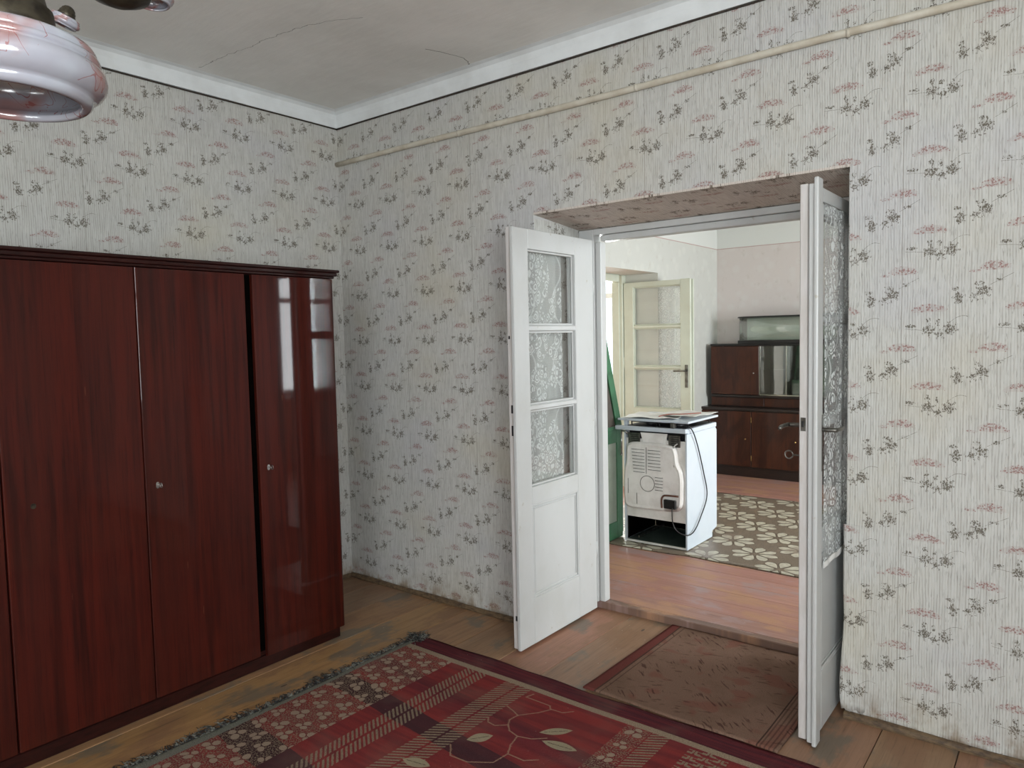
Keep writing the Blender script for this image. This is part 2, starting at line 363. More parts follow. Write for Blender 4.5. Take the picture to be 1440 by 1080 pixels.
def lace(name, ax, centre, half, dens=0.42, ground=0.40, closed=0.30):
    """knitted curtain lace: net ground with closed floral areas"""
    m = Mat(name, 0.9, 0.1); t = m.t; x, y, z = m.co(); u = x if ax == 'x' else y
    wob = m.noise(m.vec(u, z), 9.0, 2.0)*0.03
    net = ((u*(2*math.pi/0.0085)).sin().ab()).mx((z*(2*math.pi/0.013)).sin().ab()).gt(0.80)
    d = m.voro(m.vec(u + wob, z*0.8 + wob), 26.0)
    edge = m.voro(m.vec(u + wob, z*0.8 + wob), 26.0, 'DISTANCE_TO_EDGE')
    petals = (d*22.0 + m.noise(m.vec(u, z), 60.0, 2.0)*4.0).sin().gt(-0.25) * edge.gt(0.07)
    mass = (m.noise(m.vec(u*1.2, z*0.8, 5.0), 5.0, 2.0) + ((1.0 - ((u - centre)*(1.0/half)).ab())*0.16)).gt(0.52)
    scal = ((z*(2*math.pi/0.33)).sin()*half*0.22 + (u-centre).ab() - half*0.62).ab().lt(0.006)*0.6
    dense = (petals*mass).mx(scal)
    a = (dense*closed + ground + net*dens*0.6).mn(0.95)
    c = m.mix(dense, lin(202, 205, 205), lin(226, 230, 230)); m.color(c)
    tr = t.nodes.new('ShaderNodeBsdfTransparent'); mx = t.nodes.new('ShaderNodeMixShader')
    tl = t.nodes.new('ShaderNodeBsdfTranslucent'); tl.inputs[0].default_value = (0.8, 0.82, 0.82, 1)
    m2 = t.nodes.new('ShaderNodeMixShader'); m2.inputs[0].default_value = 0.3
    t.links.new(m.b.outputs[0], m2.inputs[1]); t.links.new(tl.outputs[0], m2.inputs[2])
    t.links.new(a.v, mx.inputs[0]); t.links.new(tr.outputs[0], mx.inputs[1]); t.links.new(m2.outputs[0], mx.inputs[2])
    t.links.new(mx.outputs[0], m.out.inputs[0]); m.bump(dense*1.0, 0.4, 0.002)
    return m.m
# ------------------------------------------------------------------ rug, mat, lino
def rug_material():
    m = Mat('red_woven_rug', 0.95, 0.05); x, y, z = m.co()
    fuzz = m.noise(m.vec(x, y), 220.0, 2.0); jit = (fuzz - 0.5)*0.006
    u = x + jit; v = y + jit*0.8
    # weft colour: red with near-black bars running across the rug
    sl = m.noise(m.vec(x*1.2, y*7.0, 1.0), 1.0, 3.0)
    yb = v + (u - 1.4)*0.10 + sl*0.06
    dark = ((yb + 1.00).ab().lt(0.060)).mx((yb + 1.52).ab().lt(0.07)).mx((yb + 1.95).ab().lt(0.06)).mx((yb+0.745).ab().lt(0.03)*0.4)
    mid = (yb + 0.80).ss(-0.10, 0.0)*(yb+0.80).ss(0.12, 0.0)
    red = m.mix(m.noise(m.vec(x*2, y*24), 1.0, 3.0).ss(0.35, 0.65), lin(124, 50, 48), lin(104, 44, 45))
    red = m.mix(mid*0.45, red, lin(84, 40, 48))
    field = m.mix(dark*0.82, red, lin(54, 40, 44))
    grey = m.mix(fuzz.ss(0.35, 0.65), lin(140, 126, 106), lin(112, 98, 82))
    c = field
    # flower groups inside the two speckled bands: clusters of three round petals
    def clusters(ox, oy, p, q, rr):
        u_j = u + (m.noise(m.vec(x, y), 7.0, 1.0) - 0.5)*0.06; v_j = v + (m.noise(m.vec(x, y, 6.0), 7.0, 1.0) - 0.5)*0.06
        du = (u_j - ox).wrap(p); k = ((u_j - ox + p/2)*(1.0/p)).fl(); dv = (v_j - oy + k*(q*0.5)).wrap(q)
        best = None
        for a, b, s in ((0.004, 0.0195, 1.0), (-0.0185, -0.008, 0.95), (0.0165, -0.015, 1.05)):
            e = ell(du, dv, a, b, rr*s*1.05, rr*s*0.95)
            best = e if best is None else best.mx(e)
        return best
    for (b0, b1, cc) in ((1.115, 1.43, (1.160, -0.66, 0.088, 0.098, 0.0180)), (2.385, 2.490, (2.435, -0.62, 0.30, 0.105, 0.0165))):
        inb = u.band(b0, b1)
        speck = m.noise(m.vec(u, v, 5.0), 150.0, 1.0)
        ground = m.mix(speck.ss(0.50, 0.56)*0.75, field, grey)
        ground = m.mix(dark*speck.lt(0.5)*0.6, ground, lin(40, 28, 30))
        cl = clusters(*cc)
        ground = m.mix(cl.gt(0.0)*0.9, ground, m.mix(dark*0.5+0.15, lin(90, 40, 38), lin(42, 30, 30)))
        ground = m.mix(cl.gt(0.20), ground, lin(142, 124, 108))
        c = m.mix(inb, c, ground)
    # two rows of bars
    for (b0, b1, off) in ((1.530, 1.585, 0.0), (1.598, 1.655, 0.009)):
        ph = ((v + u*0.8 + off)*(2*math.pi/0.0215)).sin()
        c = m.mix(u.band(b0, b1)*ph.gt(-0.05)*0.85, c, grey)
    # two rows of slanting stripes
    for (b0, b1, off) in ((1.765, 1.832, 0.0), (1.843, 1.905, 0.01)):
        ph = ((v - u*0.62 + off)*(2*math.pi/0.0215)).sin()
        c = m.mix(u.band(b0, b1)*ph.gt(0.0)*0.9, c, grey)
    ph = ((v - u*0.62)*(2*math.pi/0.0205)).sin()
    c = m.mix(u.band(2.495, 2.568)*ph.gt(0.0)*0.9, c, grey)
    # meander band
    a = (u - 2.655); row = (a*(1.0/0.050)).fl(); aw = a.wrap(0.050).ab(); vw = (v + row*0.022).wrap(0.044)
    key = (vw.ab().lt(0.006)*aw.lt(0.020)).mx((vw - 0.011).ab().lt(0.012)*(aw-0.019).ab().lt(0.0045)).mx((vw-0.020).ab().lt(0.003)*aw.lt(0.012))
    c = m.mix(u.band(2.655, 2.805)*key*0.9, c, grey)
    # vine with leaves in the field
    for pts in ([(1.937, -0.600), (1.925, -0.640), (1.985, -0.640), (2.05, -0.640), (2.070, -0.665), (2.045, -0.715), (1.991, -0.784), (1.985, -0.83), (2.005, -0.865), (2.035, -0.895), (2.085, -0.908), (2.14, -0.890), (2.185, -0.850)],
                [(2.070, -0.660), (2.125, -0.655), (2.154, -0.620)], [(1.991, -0.784), (1.95, -0.765), (1.905, -0.750)],
                [(2.005, -0.865), (1.965, -0.90), (1.925, -0.895), (1.905, -0.87)],
                [(2.085, -0.908), (2.10, -0.97), (2.127, -1.021), (2.118, -1.096), (2.04, -1.15), (1.96, -1.155), (1.930, -1.12), (1.91, -1.10)],
                [(2.127, -1.021), (2.20, -1.02), (2.24, -0.985)]):
        c = m.mix(polyline(m, u + (fuzz-0.5)*0.010, v, pts, 0.0030)*0.85, c, lin(140, 112, 94))
    def leaf(cx, cy, ang, L, W):
        ca, sa = math.cos(ang), math.sin(ang)
        a = (u - cx)*ca + (v - cy)*sa; b = (v - cy)*ca - (u - cx)*sa
        t = a*(1.0/L); e = (1.0 - t*t)*(W) - b.ab()
        vein = (b.ab()).lt(0.0022)*t.ab().lt(0.7)*fuzz.gt(0.45)
        return e.gt(0.0), vein
    for (cx, cy, an, L, W) in ((2.185, -0.790, 0.75, 0.066, 0.024), (2.252, -0.865, 0.15, 0.074, 0.026), (1.972, -1.000, 0.9, 0.052, 0.030), (1.89, -1.262, 0.2, 0.06, 0.028)):
        e, vn = leaf(cx, cy, an, L, W)
        c = m.mix(e*0.95, c, lin(146, 136, 112)); c = m.mix(e*vn*0.8, c, lin(60, 46, 42))
    # borders
    c = m.mix(v.band(-0.578, -0.545)*u.gt(1.10), c, m.mix(fuzz.ss(0.3, 0.7), lin(150, 134, 114), lin(122, 104, 88)))
    c = m.mix(v.gt(-0.545), c, m.mix(m.noise(m.vec(x*3, y*60), 1.0, 2.0).ss(0.35, 0.65), lin(92, 40, 44), lin(72, 36, 42)))
    c = m.mix(u.lt(1.115), c, m.mix(fuzz.ss(0.3, 0.7), lin(118, 118, 108), lin(92, 94, 86)))
    lint = m.voro(m.vec(x, y), 24.0)
    c = m.mix(lint.lt(0.028)*0.8, c, lin(190, 180, 170))
    dust = m.noise(m.vec(x, y), 5.0, 4.0)
    c = m.mix(m.noise(m.vec(x, y, 2.0), 330.0, 1.0).ss(0.5, 0.62)*0.30, c, lin(52, 42, 42))
    c = m.mix(dust.ss(0.45, 0.75)*0.18, c, lin(120, 104, 92))
    m.color(c); m.bump(fuzz*1.0 + (x*(2*math.pi/0.006)).sin()*0.15, 0.6, 0.003)
    return m.m
M['rug'] = rug_material()
M['fringe'] = simple('grey_wool_fringe', lin(112, 112, 104), lin(30, 28, 28), 0.95, 45.0, lo=0.38, hi=0.56)

m = Mat('worn_taupe_mat', 0.97, 0.05); x, y, z = m.co()
f1 = m.noise(m.vec(x, y), 300.0, 2.0); w1 = m.noise(m.vec(x, y), 4.0, 4.0, 0.6)
c = m.mix(f1.ss(0.35, 0.65), lin(124, 98, 84), lin(104, 82, 70)); c = m.mix(w1.ss(0.45, 0.7)*0.5, c, lin(92, 72, 58))
rot = m.vec(x*8.0 + y*5.0, y*10.0 - x*8.0); st1 = m.noise(m.vec(x*60.0 + y*60.0, (y - x)*9.0), 1.0, 2.0); st2 = m.noise(m.vec(x*20.0 - y*62.0, (y + x)*12.0, 4.0), 1.0, 2.0)
pat = m.noise(m.vec(x, y, 3.0), 7.0, 1.0); pat2 = m.noise(m.vec(x, y, 13.0), 8.5, 1.0)
c = m.mix(pat2.ss(0.55, 0.66)*0.42, c, lin(112, 60, 52))
c = m.mix(st1.ss(0.57, 0.63)*pat.ss(0.50, 0.58)*0.75, c, lin(66, 44, 38)); c = m.mix(st2.ss(0.58, 0.64)*pat.ss(0.50, 0.42)*0.6, c, lin(70, 48, 40))
ed = x - 2.075
c = m.mix(ed.lt(0.060), c, m.mix(f1.ss(0.4, 0.6), lin(106, 58, 52), lin(86, 48, 44))); c = m.mix((ed-0.064).ab().lt(0.004)*0.8, c, lin(56, 38, 34)); c = m.mix((ed-0.088).ab().lt(0.003)*0.6, c, lin(62, 44, 38))
c = m.mix(x.gt(2.855)*((x*(2*math.pi/0.017)).sin().gt(0.35))*0.55, c, lin(62, 44, 38)); c = m.mix((x - 2.848).ab().lt(0.003)*0.8, c, lin(48, 34, 30))
m.color(c); m.bump(f1*0.6 + st1*0.8*pat, 0.6, 0.003); M['mat'] = m.m

def lino_material():
    m = Mat('daisy_patterned_linoleum', 0.38, 0.5); x, y, z = m.co()
    wob = m.noise(m.vec(x, y), 14.0, 2.0)*0.010 - 0.005
    uu = x + wob; vv = y + wob
    f = m.noise(m.vec(x*1.0, y*1.0), 120.0, 2.0)
    brown = m.mix(f.ss(0.35, 0.65), lin(132, 118, 102), lin(108, 95, 82))
    cream = m.mix(m.noise(m.vec(x, y), 30.0, 2.0).ss(0.35, 0.7), lin(196, 190, 172), lin(176, 168, 150))
    tot = None; line = None
    for ox, oy in ((1.805, 2.500), (1.805+0.2425, 2.500-0.2375)):
        du = (uu - ox).wrap(0.485); dv = (vv - oy).wrap(0.475)
        rr = (du*du + dv*dv).sqrt(); an = du.atan2(dv)
        aw = an.wrap(math.pi/4)            # angle inside one of eight petals
        px = rr*aw.cos(); py = (rr*aw.sin()).ab()
        t = (px - 0.026)*(1.0/0.134)       # along the petal, 0..1
        wd = t.clamp().pw(0.8)*(1.0 - t.clamp().pw(5.0))*0.060
        inside = (wd - py) * (1.0)
        e = inside.gt(0.0035)*t.gt(0.02)*t.lt(1.0); l = inside.gt(-0.0035)*t.gt(-0.06)*t.lt(1.05)
        tot = e if tot is None else tot.mx(e); line = l if line is None else line.mx(l)
    c = m.mix(line*0.75, brown, lin(78, 64, 50)); c = m.mix(tot, c, cream)
    wear = m.noise(m.vec(x, y), 3.2, 4.0, 0.6)
    c = m.mix(wear.ss(0.56, 0.70)*0.65, c, lin(140, 124, 110))
    m.color(c); m.bump(wear, 0.1, 0.01); return m.m
M['lino'] = lino_material()
M['lino_edge'] = simple('frayed_lino_edge', lin(120, 104, 84), lin(70, 56, 46), 0.8, 40.0)

m = Mat('marbled_opal_glass', 0.18, 0.6, coat=0.6, coat_rough=0.05); x, y, z = m.co()
q = m.noise(m.vec(x, y, z), 9.0, 3.0, 0.5, 0.4); q2 = m.noise(m.vec(x, y, z), 7.0, 2.0, 0.5, 1.0); q3 = m.noise(m.vec(x, y, z, ), 15.0, 2.0, 0.5, 0.8)
c = m.mix(q.ss(0.3, 0.6)*0.6, lin(158, 162, 170), lin(138, 134, 144)); c = m.mix(q2.ss(0.49, 0.64)*0.85, c, lin(140, 98, 94))
c = m.mix((q3 - 0.5).ab().lt(0.006)*q2.gt(0.47)*0.7, c, lin(130, 66, 62)); m.color(c); M['marble_glass'] = m.m

# ------------------------------------------------------------------ mesh helpers
def new_bm(): return bmesh.new()
def box(bm, x0, x1, y0, y1, z0, z1, bev=0.0, seg=1):
    r = bmesh.ops.create_cube(bm, size=1.0)
    vs = r['verts']
    for v_ in vs:
        v_.co = Vector(((x0+x1)/2 + v_.co.x*(x1-x0), (y0+y1)/2 + v_.co.y*(y1-y0), (z0+z1)/2 + v_.co.z*(z1-z0)))
    if bev > 0:
        es = set(e for v_ in vs for e in v_.link_edges)
        bmesh.ops.bevel(bm, geom=list(es), offset=bev, segments=seg, affect='EDGES', profile=0.5)
def prism(bm, pts, axis, a, b):
    """extrude a polygon; pts are 2D in the two other axes (x,z for axis y; y,z for x; x,y for z)"""
    def P(p, t): return {'y': (p[0], t, p[1]), 'x': (t, p[0], p[1]), 'z': (p[0], p[1], t)}[axis]
    va = [bm.verts.new(P(p, a)) for p in pts]; vb = [bm.verts.new(P(p, b)) for p in pts]
    n = len(pts); fs = [bm.faces.new(va), bm.faces.new(list(reversed(vb)))]
    for i in range(n): fs.append(bm.faces.new((va[i], vb[i], vb[(i+1) % n], va[(i+1) % n])))
    bmesh.ops.recalc_face_normals(bm, faces=fs)
    return va, vb
def tube(bm, pts, r, n=8, closed=False, cap=True):
    pts = [Vector(p) for p in pts]; rings = []
    prev = None
    for i, p in enumerate(pts):
        d = (pts[min(i+1, len(pts)-1)] - pts[max(i-1, 0)]).normalized()
        if prev is None:
            a = d.orthogonal().normalized()
        else:
            a = (prev - d*prev.dot(d)); a = a.normalized() if a.length > 1e-6 else d.orthogonal().normalized()
        prev = a; b = d.cross(a); rad = r[i] if isinstance(r, (list, tuple)) else r
        rings.append([bm.verts.new(p + (a*math.cos(t) + b*math.sin(t))*rad) for t in [2*math.pi*k/n for k in range(n)]])
    for i in range(len(rings)-1):
        for k in range(n): bm.faces.new((rings[i][k], rings[i][(k+1) % n], rings[i+1][(k+1) % n], rings[i+1][k]))
    if cap and n > 2: bm.faces.new(list(reversed(rings[0]))); bm.faces.new(rings[-1])
def lathe(bm, prof, n=48, mat=None):
    """revolve (r, z) profile round z"""
    rings = []
    for (r, z_) in prof:
        rings.append([bm.verts.new((r*math.cos(2*math.pi*k/n), r*math.sin(2*math.pi*k/n), z_)) for k in range(n)])
    for i in range(len(rings)-1):
        for k in range(n): bm.faces.new((rings[i][k], rings[i][(k+1) % n], rings[i+1][(k+1) % n], rings[i+1][k]))
def smooth_line(ctrl, n=6):
    out = []
    P = [Vector(c) for c in ctrl]
    P = [P[0]] + P + [P[-1]]
    for i in range(1, len(P)-2):
        for k in range(n):
            t = k/n; p0, p1, p2, p3 = P[i-1], P[i], P[i+1], P[i+2]
            out.append(0.5*((2*p1) + (-p0+p2)*t + (2*p0-5*p1+4*p2-p3)*t*t + (-p0+3*p1-3*p2+p3)*t**3))
    out.append(P[-2]); return out
def chaikin(pts, it=2):
    for _ in range(it):
        o = []
        for i in range(len(pts)):
            a, b = pts[i], pts[(i+1) % len(pts)]
            o.append((a[0]*.75+b[0]*.25, a[1]*.75+b[1]*.25)); o.append((a[0]*.25+b[0]*.75, a[1]*.25+b[1]*.75))
        pts = o
    return pts
def obj(name, bm, mat, parent=None, smooth=False, col=None, kind=None):
    me = bpy.data.meshes.new(name); bm.to_mesh(me); bm.free()
    me.materials.append(mat)
    if smooth:
        for p in me.polygons: p.use_smooth = True
    o = bpy.data.objects.new(name, me); COL.objects.link(o)
    if parent: o.parent = parent
    if col: o.color = col
    if kind: o['kind'] = kind
    return o
def tag(o, label, cat, group=None, kind=None):
    o['label'] = label; o['category'] = cat
    if group: o['group'] = group
    if kind: o['kind'] = kind
    return o
def thing(name, label, cat, loc=(0, 0, 0), rotz=0.0, kind=None, group=None):
    o = bpy.data.objects.new(name, None); COL.objects.link(o); o.location = loc; o.rotation_euler = (0, 0, rotz)
    return tag(o, label, cat, group, kind)
def pbox(name, parent, mat, x0, x1, y0, y1, z0, z1, bev=0.0, seg=1, **k):
    bm = new_bm(); box(bm, x0, x1, y0, y1, z0, z1, bev, seg); return obj(name, bm, mat, parent, **k)

# ================================================================== ROOM SHELL
# opening in the north wall: x 1.543..3.056 at the face, 2.18 high
OX0, OX1 = 1.543, 3.056
wn = thing('wall_north', 'floral papered wall with the wide doorway and a conduit across it', 'wall', kind='structure')
bm = new_bm()
box(bm, -0.5, OX0, 0.0, 0.50, 0.0, 3.0); box(bm, OX1, 6.0, 0.0, 0.50, 0.0, 3.0); box(bm, OX0, OX1, 0.0, 0.50, 2.19, 3.0)
obj('wall_body', bm, M['paper_north'], wn)
bm = new_bm(); prism(bm, [(0.0, 2.18), (0.0, 2.19), (0.50, 2.19), (0.50, 2.14), (0.43, 2.14)], 'x', OX0, OX1)
obj('soffit', bm, M['paper_soffit'], wn)
pbox('reveal', wn, M['paper_reveal'], OX0, OX0+0.003, 0.004, 0.42, 0.0, 2.16)
pbox('reveal', wn, M['paper_reveal'], OX1-0.003, OX1, 0.004, 0.42, 0.0, 2.16)
# wallpaper strip lifting off the right corner of the opening
bm = new_bm()
cols = []
for i in range(9):
    u_ = OX1 - 0.012 + i*0.0105
    ring = []
    for k in range(26):
        zz = 0.035 + k*0.030
        lift = max(0.0, 1 - k/22.0)**1.5
        bulge = 0.016*lift*(1 - (i/8.0))**0.7 + 0.004*math.sin(k*0.9 + i)*lift
        ring.append(bm.verts.new((u_ - 0.012*lift*math.sin(k*0.35)*(1-i/8.0), -0.0015 - bulge, zz + (0.0 if k else 0.006*math.sin(i*1.7)))))
    cols.append(ring)
for i in range(8):
    for k in range(25): bm.faces.new((cols[i][k], cols[i+1][k], cols[i+1][k+1], cols[i][k+1]))
o = obj('loose_wallpaper_strip', bm, M['paper_north'], wn, smooth=True)
md = o.modifiers.new('thick', 'SOLIDIFY'); md.thickness = 0.0008; md.offset = -1

wwst = thing('wall_west', 'floral papered wall behind the dark wardrobe', 'wall', kind='structure')
pbox('wall_body', wwst, M['paper_west'], -0.5, 0.0, -5.4, 0.0, 0.0, 3.0)

def wall_with_hole(name, label, axis, a0, a1, b0, b1, h0, h1, z0, z1, mat):
    """axis 'x': wall thickness a0..a1 in x, spans b0..b1 in y; window h0..h1, z0..z1"""
    o = thing(name, label, 'wall', kind='structure'); bm = new_bm()
    def bb(p, q, s, t):
        if axis == 'x': box(bm, a0, a1, p, q, s, t)
        else: box(bm, p, q, a0, a1, s, t)
    bb(b0, h0, 0, 3.0); bb(h1, b1, 0, 3.0); bb(h0, h1, 0, z0); bb(h0, h1, z1, 3.0)
    obj('wall_body', bm, mat, o); return o
def window(name, label, axis, pos, h0, h1, z0, z1, nlight=3):
    """three-light casement window with transom bars"""
    o = thing(name, label, 'window', kind='structure')
    def bb(nm, p, q, s, t, d0, d1, mt, bev=0.003):
        if axis == 'x': return pbox(nm, o, mt, pos+d0, pos+d1, p, q, s, t, bev)
        return pbox(nm, o, mt, p, q, pos+d0, pos+d1, s, t, bev)
    fw = 0.06
    bb('window_frame', h0, h0+fw, z0, z1, -0.04, 0.04, M['white']); bb('window_frame', h1-fw, h1, z0, z1, -0.04, 0.04, M['white'])
    bb('window_frame', h0+fw, h1-fw, z0, z0+fw, -0.04, 0.04, M['white']); bb('window_frame', h0+fw, h1-fw, z1-fw, z1, -0.04, 0.04, M['white'])
    wdt = (h1-h0-2*fw)/nlight
    for i in range(1, nlight): bb('mullion', h0+fw+wdt*i-0.03, h0+fw+wdt*i+0.03, z0+fw, z1-fw, -0.035, 0.035, M['white'])
    zt = z0 + (z1-z0)*0.68
    for i in range(nlight):
        p = h0+fw+wdt*i+(0.03 if i else 0); q = h0+fw+wdt*(i+1)-(0.03 if i < nlight-1 else 0)
        bb('transom', p, q, zt-0.03, zt+0.03, -0.03, 0.03, M['white'])
        for s, t in ((z0+fw, zt-0.03), (zt+0.03, z1-fw)):
            bb('pane', p, q, s, t, -0.003, 0.003, M['glass'], 0)
    bb('window_sill', h0, h1, z0-0.03, z0, -0.25, 0.1, M['white'])
    return o
wall_with_hole('wall_east', 'papered wall with a window on the right of the near room', 'x', 5.6, 6.0, -5.4, 0.0, -4.5, -2.8, 0.85, 2.65, M['paper_west'])
window('window_1', 'white casement window in the right wall of the near room', 'x', 5.78, -4.5, -2.8, 0.88, 2.65)
wall_with_hole('wall_south', 'papered wall with a window behind the viewer', 'y', -5.8, -5.4, -0.5, 6.0, 3.55, 5.35, 0.85, 2.65, M['paper_north'])
window('window_2', 'white casement window in the wall behind the viewer', 'y', -5.60, 3.55, 5.35, 0.88, 2.65, 3)
wall_with_hole('wall_far_east', 'papered wall with a window on the right of the far room', 'x', 5.5, 5.9, 0.5, 4.8, 1.5, 3.2, 0.85, 2.65, M['far_left'])
window('window_3', 'white casement window in the right wall of the far room', 'x', 5.68, 1.5, 3.2, 0.88, 2.65)
o = thing('wall_far_north', 'pinkish papered back wall behind the walnut sideboard', 'wall', kind='structure')
pbox('wall_body', o, M['far_back'], 0.55, 5.9, 4.8, 5.1, 0.0, 3.0)
# far room's left wall with the second doorway y 1.85..3.357
o = thing('wall_far_west', 'pale papered wall with the cream glazed door', 'wall', kind='structure'); bm = new_bm()
box(bm, 0.09, 0.55, 0.5, 1.85, 0.04, 3.0); box(bm, 0.09, 0.55, 3.357, 4.8, 0.04, 3.0); box(bm, 0.09, 0.55, 1.85, 3.357, 2.145, 3.0)
obj('wall_body', bm, M['far_left'], o)
pbox('door_lining', o, M['cream'], 0.10, 0.20, 1.95, 3.23, 2.075, 2.145, 0.004)
pbox('door_lining', o, M['cream'], 0.09, 0.20, 3.285, 3.357, 0.04, 2.145, 0.004)
pbox('door_lining', o, M['cream'], 0.05, 0.20, 1.85, 1.92, 0.04, 2.145, 0.004)
pbox('door_stop', o, M['cream'], 0.09, 0.17, 3.270, 3.285, 0.04, 2.075, 0.003)
# third room glimpsed through it
o = thing('wall_third_room', 'whitewashed walls of the small room beyond the cream door', 'wall', kind='structure'); bm = new_bm()
box(bm, -2.6, -2.4, 0.5, 5.3, 0.0, 3.0); box(bm, -2.4, 0.05, 0.5, 0.7, 0.0, 3.0)
box(bm, -2.4, -1.9, 4.8, 5.3, 0.0, 3.0); box(bm, -0.0, 0.05, 4.8, 5.3, 0.0, 3.0); box(bm, -1.9, 0.0, 4.8, 5.3, 0.0, 0.8); box(bm, -1.9, 0.0, 4.8, 5.3, 2.65, 3.0)
obj('wall_body', bm, M['plain_wall'], o)
window('window_4', 'bright window of the small room beyond the cream door', 'y', 5.15, -1.9, 0.0, 0.83, 2.65, 3)
pbox('threshold_slab', o, M['boards_far'], -2.4, 0.10, 0.7, 4.8, -0.02, 0.035)

o = thing('ceiling', 'grey old plaster ceiling with two cracks', 'ceiling', kind='structure')
pbox('slab', o, M['ceiling'], 0.0, 5.6, -5.4, 0.0, 3.0, 3.1)
o = thing('ceiling_far', 'white ceiling of the rooms beyond the doorway', 'ceiling', kind='structure')
pbox('slab', o, M['plain_wall'], -2.6, 6.0, 0.5, 5.3, 3.0, 3.1)

# cove and dark border line (trim)
cove = [(0.0, 2.905), (0.010, 2.905), (0.012, 2.955), (0.020, 2.982), (0.040, 2.995), (0.065, 2.9995), (0.065, 3.0), (0.0, 3.0)]
bm = new_bm(); prism(bm, [(-a, b) for a, b in cove], 'x', 0.0, 5.6); tag(obj('trim_1', bm, M['lime'], smooth=False), 'white cove under the ceiling along the doorway wall', 'cove', kind='structure')
bm = new_bm(); prism(bm, cove, 'y', -5.4, 0.0); tag(obj('trim_2', bm, M['lime']), 'white cove under the ceiling above the wardrobe wall', 'cove', kind='structure')
bm = new_bm(); tube(bm, [(x_*0.2, -0.0045 - 0.0015*math.sin(x_*1.3), 2.900 + 0.0015*math.sin(x_*0.7)) for x_ in range(0, 29)], 0.0048, 6)
tag(obj('trim_3', bm, M['dark_line'], smooth=True), 'thin dark border cord at the top of the doorway wall paper', 'border cord', kind='structure')
bm = new_bm(); tube(bm, [(0.0045, -y_*0.2, 2.900 + 0.0015*math.sin(y_*0.9)) for y_ in range(0, 28)], 0.0048, 6)
tag(obj('trim_4', bm, M['dark_line'], smooth=True), 'thin dark border cord at the top of the wardrobe wall paper', 'border cord', kind='structure')

# skirting strips
def skirt(name, label, pts, w_=0.022, h_=0.024):
    bm = new_bm()
    (x0, y0, nx, ny), (x1, y1, _, _) = pts
    n = max(2, int(math.hypot(x1-x0, y1-y0)/0.12)); rows = []
    for i in range(n+1):
        t = i/n; X0 = x0+(x1-x0)*t; Y0 = y0+(y1-y0)*t; j = 0.0025*math.sin(i*1.3)+0.0015*math.sin(i*3.1)
        prof = [(0, 0), (w_+j, 0), (w_+j, h_*0.35), (w_*0.75+j, h_*0.8+j), (w_*0.35, h_+j), (0, h_+j)]
        rows.append([bm.verts.new((X0+nx*a, Y0+ny*a, b)) for a, b in prof])
    for i in range(n):
        for k in range(6): bm.faces.new((rows[i][k], rows[i][(k+1) % 6], rows[i+1][(k+1) % 6], rows[i+1][k]))
    bm.faces.new(rows[0]); bm.faces.new(list(reversed(rows[-1]))); bmesh.ops.recalc_face_normals(bm, faces=bm.faces)
    return tag(obj(name, bm, M['skirt_wood']), label, 'skirting', kind='structure')
skirt('baseboard_north', 'low dirty wooden skirting strip left of the doorway', [(0.0, 0, 0, -1), (1.545, 0, 0, -1)])
skirt('baseboard_north_right', 'low dirty wooden skirting strip right of the doorway', [(3.052, 0, 0, -1), (5.6, 0, 0, -1)])
skirt('baseboard_west', 'low wooden skirting strip behind the wardrobe', [(0, -5.4, 1, 0), (0, -0.03, 1, 0)])

# floor boards, near room: run away from the viewer's left, towards the doorway wall
fl = thing('floor', 'worn brown board floor of the near room', 'floor', kind='structure')
pbox('subfloor', fl, M['void'], -0.5, 6.0, -5.8, 0.5, -0.08, -0.024)
tones = {2: (1.12, 1.08, 0.92, 1), 3: (1.22, 1.2, 0.9, 1), 4: (1.10, 1.06, 0.92, 1)}
xs = [0.0, 0.235, 0.51]
while xs[-1] < 5.5: xs.append(xs[-1] + random.choice((0.255, 0.27, 0.285)))
xs[-1] = 5.6
for i, (a, b) in enumerate(zip(xs[:-1], xs[1:])):
    t_ = tones.get(i, None) or ((0.95, 1.0, 1.0, 1) if i < 2 else tuple([random.uniform(0.92, 1.1)]*1 + [random.uniform(0.92, 1.05), random.uniform(0.9, 1.02), 1]))
    dz = random.uniform(-0.0012, 0.0)
    pbox('plank', fl, M['boards_near'], a+0.0014, b-0.0014, -5.4, 0.448, -0.024, dz, 0.0018, col=t_)
# raised floor of the far room
ff = thing('floor_far', 'reddish board floor of the far room, one step up', 'floor', kind='structure')
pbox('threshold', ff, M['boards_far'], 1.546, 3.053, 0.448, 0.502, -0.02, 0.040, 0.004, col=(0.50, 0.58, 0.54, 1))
yy = 0.502; i = 0
while yy < 4.8:
    b = min(4.8, yy + random.choice((0.15, 0.165, 0.158)))
    s = random.uniform(0.95, 1.05); g_ = random.uniform(0.97, 1.06)
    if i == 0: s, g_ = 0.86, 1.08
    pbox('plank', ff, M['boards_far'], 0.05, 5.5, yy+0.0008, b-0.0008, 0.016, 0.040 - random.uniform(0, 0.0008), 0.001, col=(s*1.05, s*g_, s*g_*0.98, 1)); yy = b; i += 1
pbox('subfloor', ff, M['void'], -0.2, 5.6, 0.5, 4.9, -0.06, 0.016)

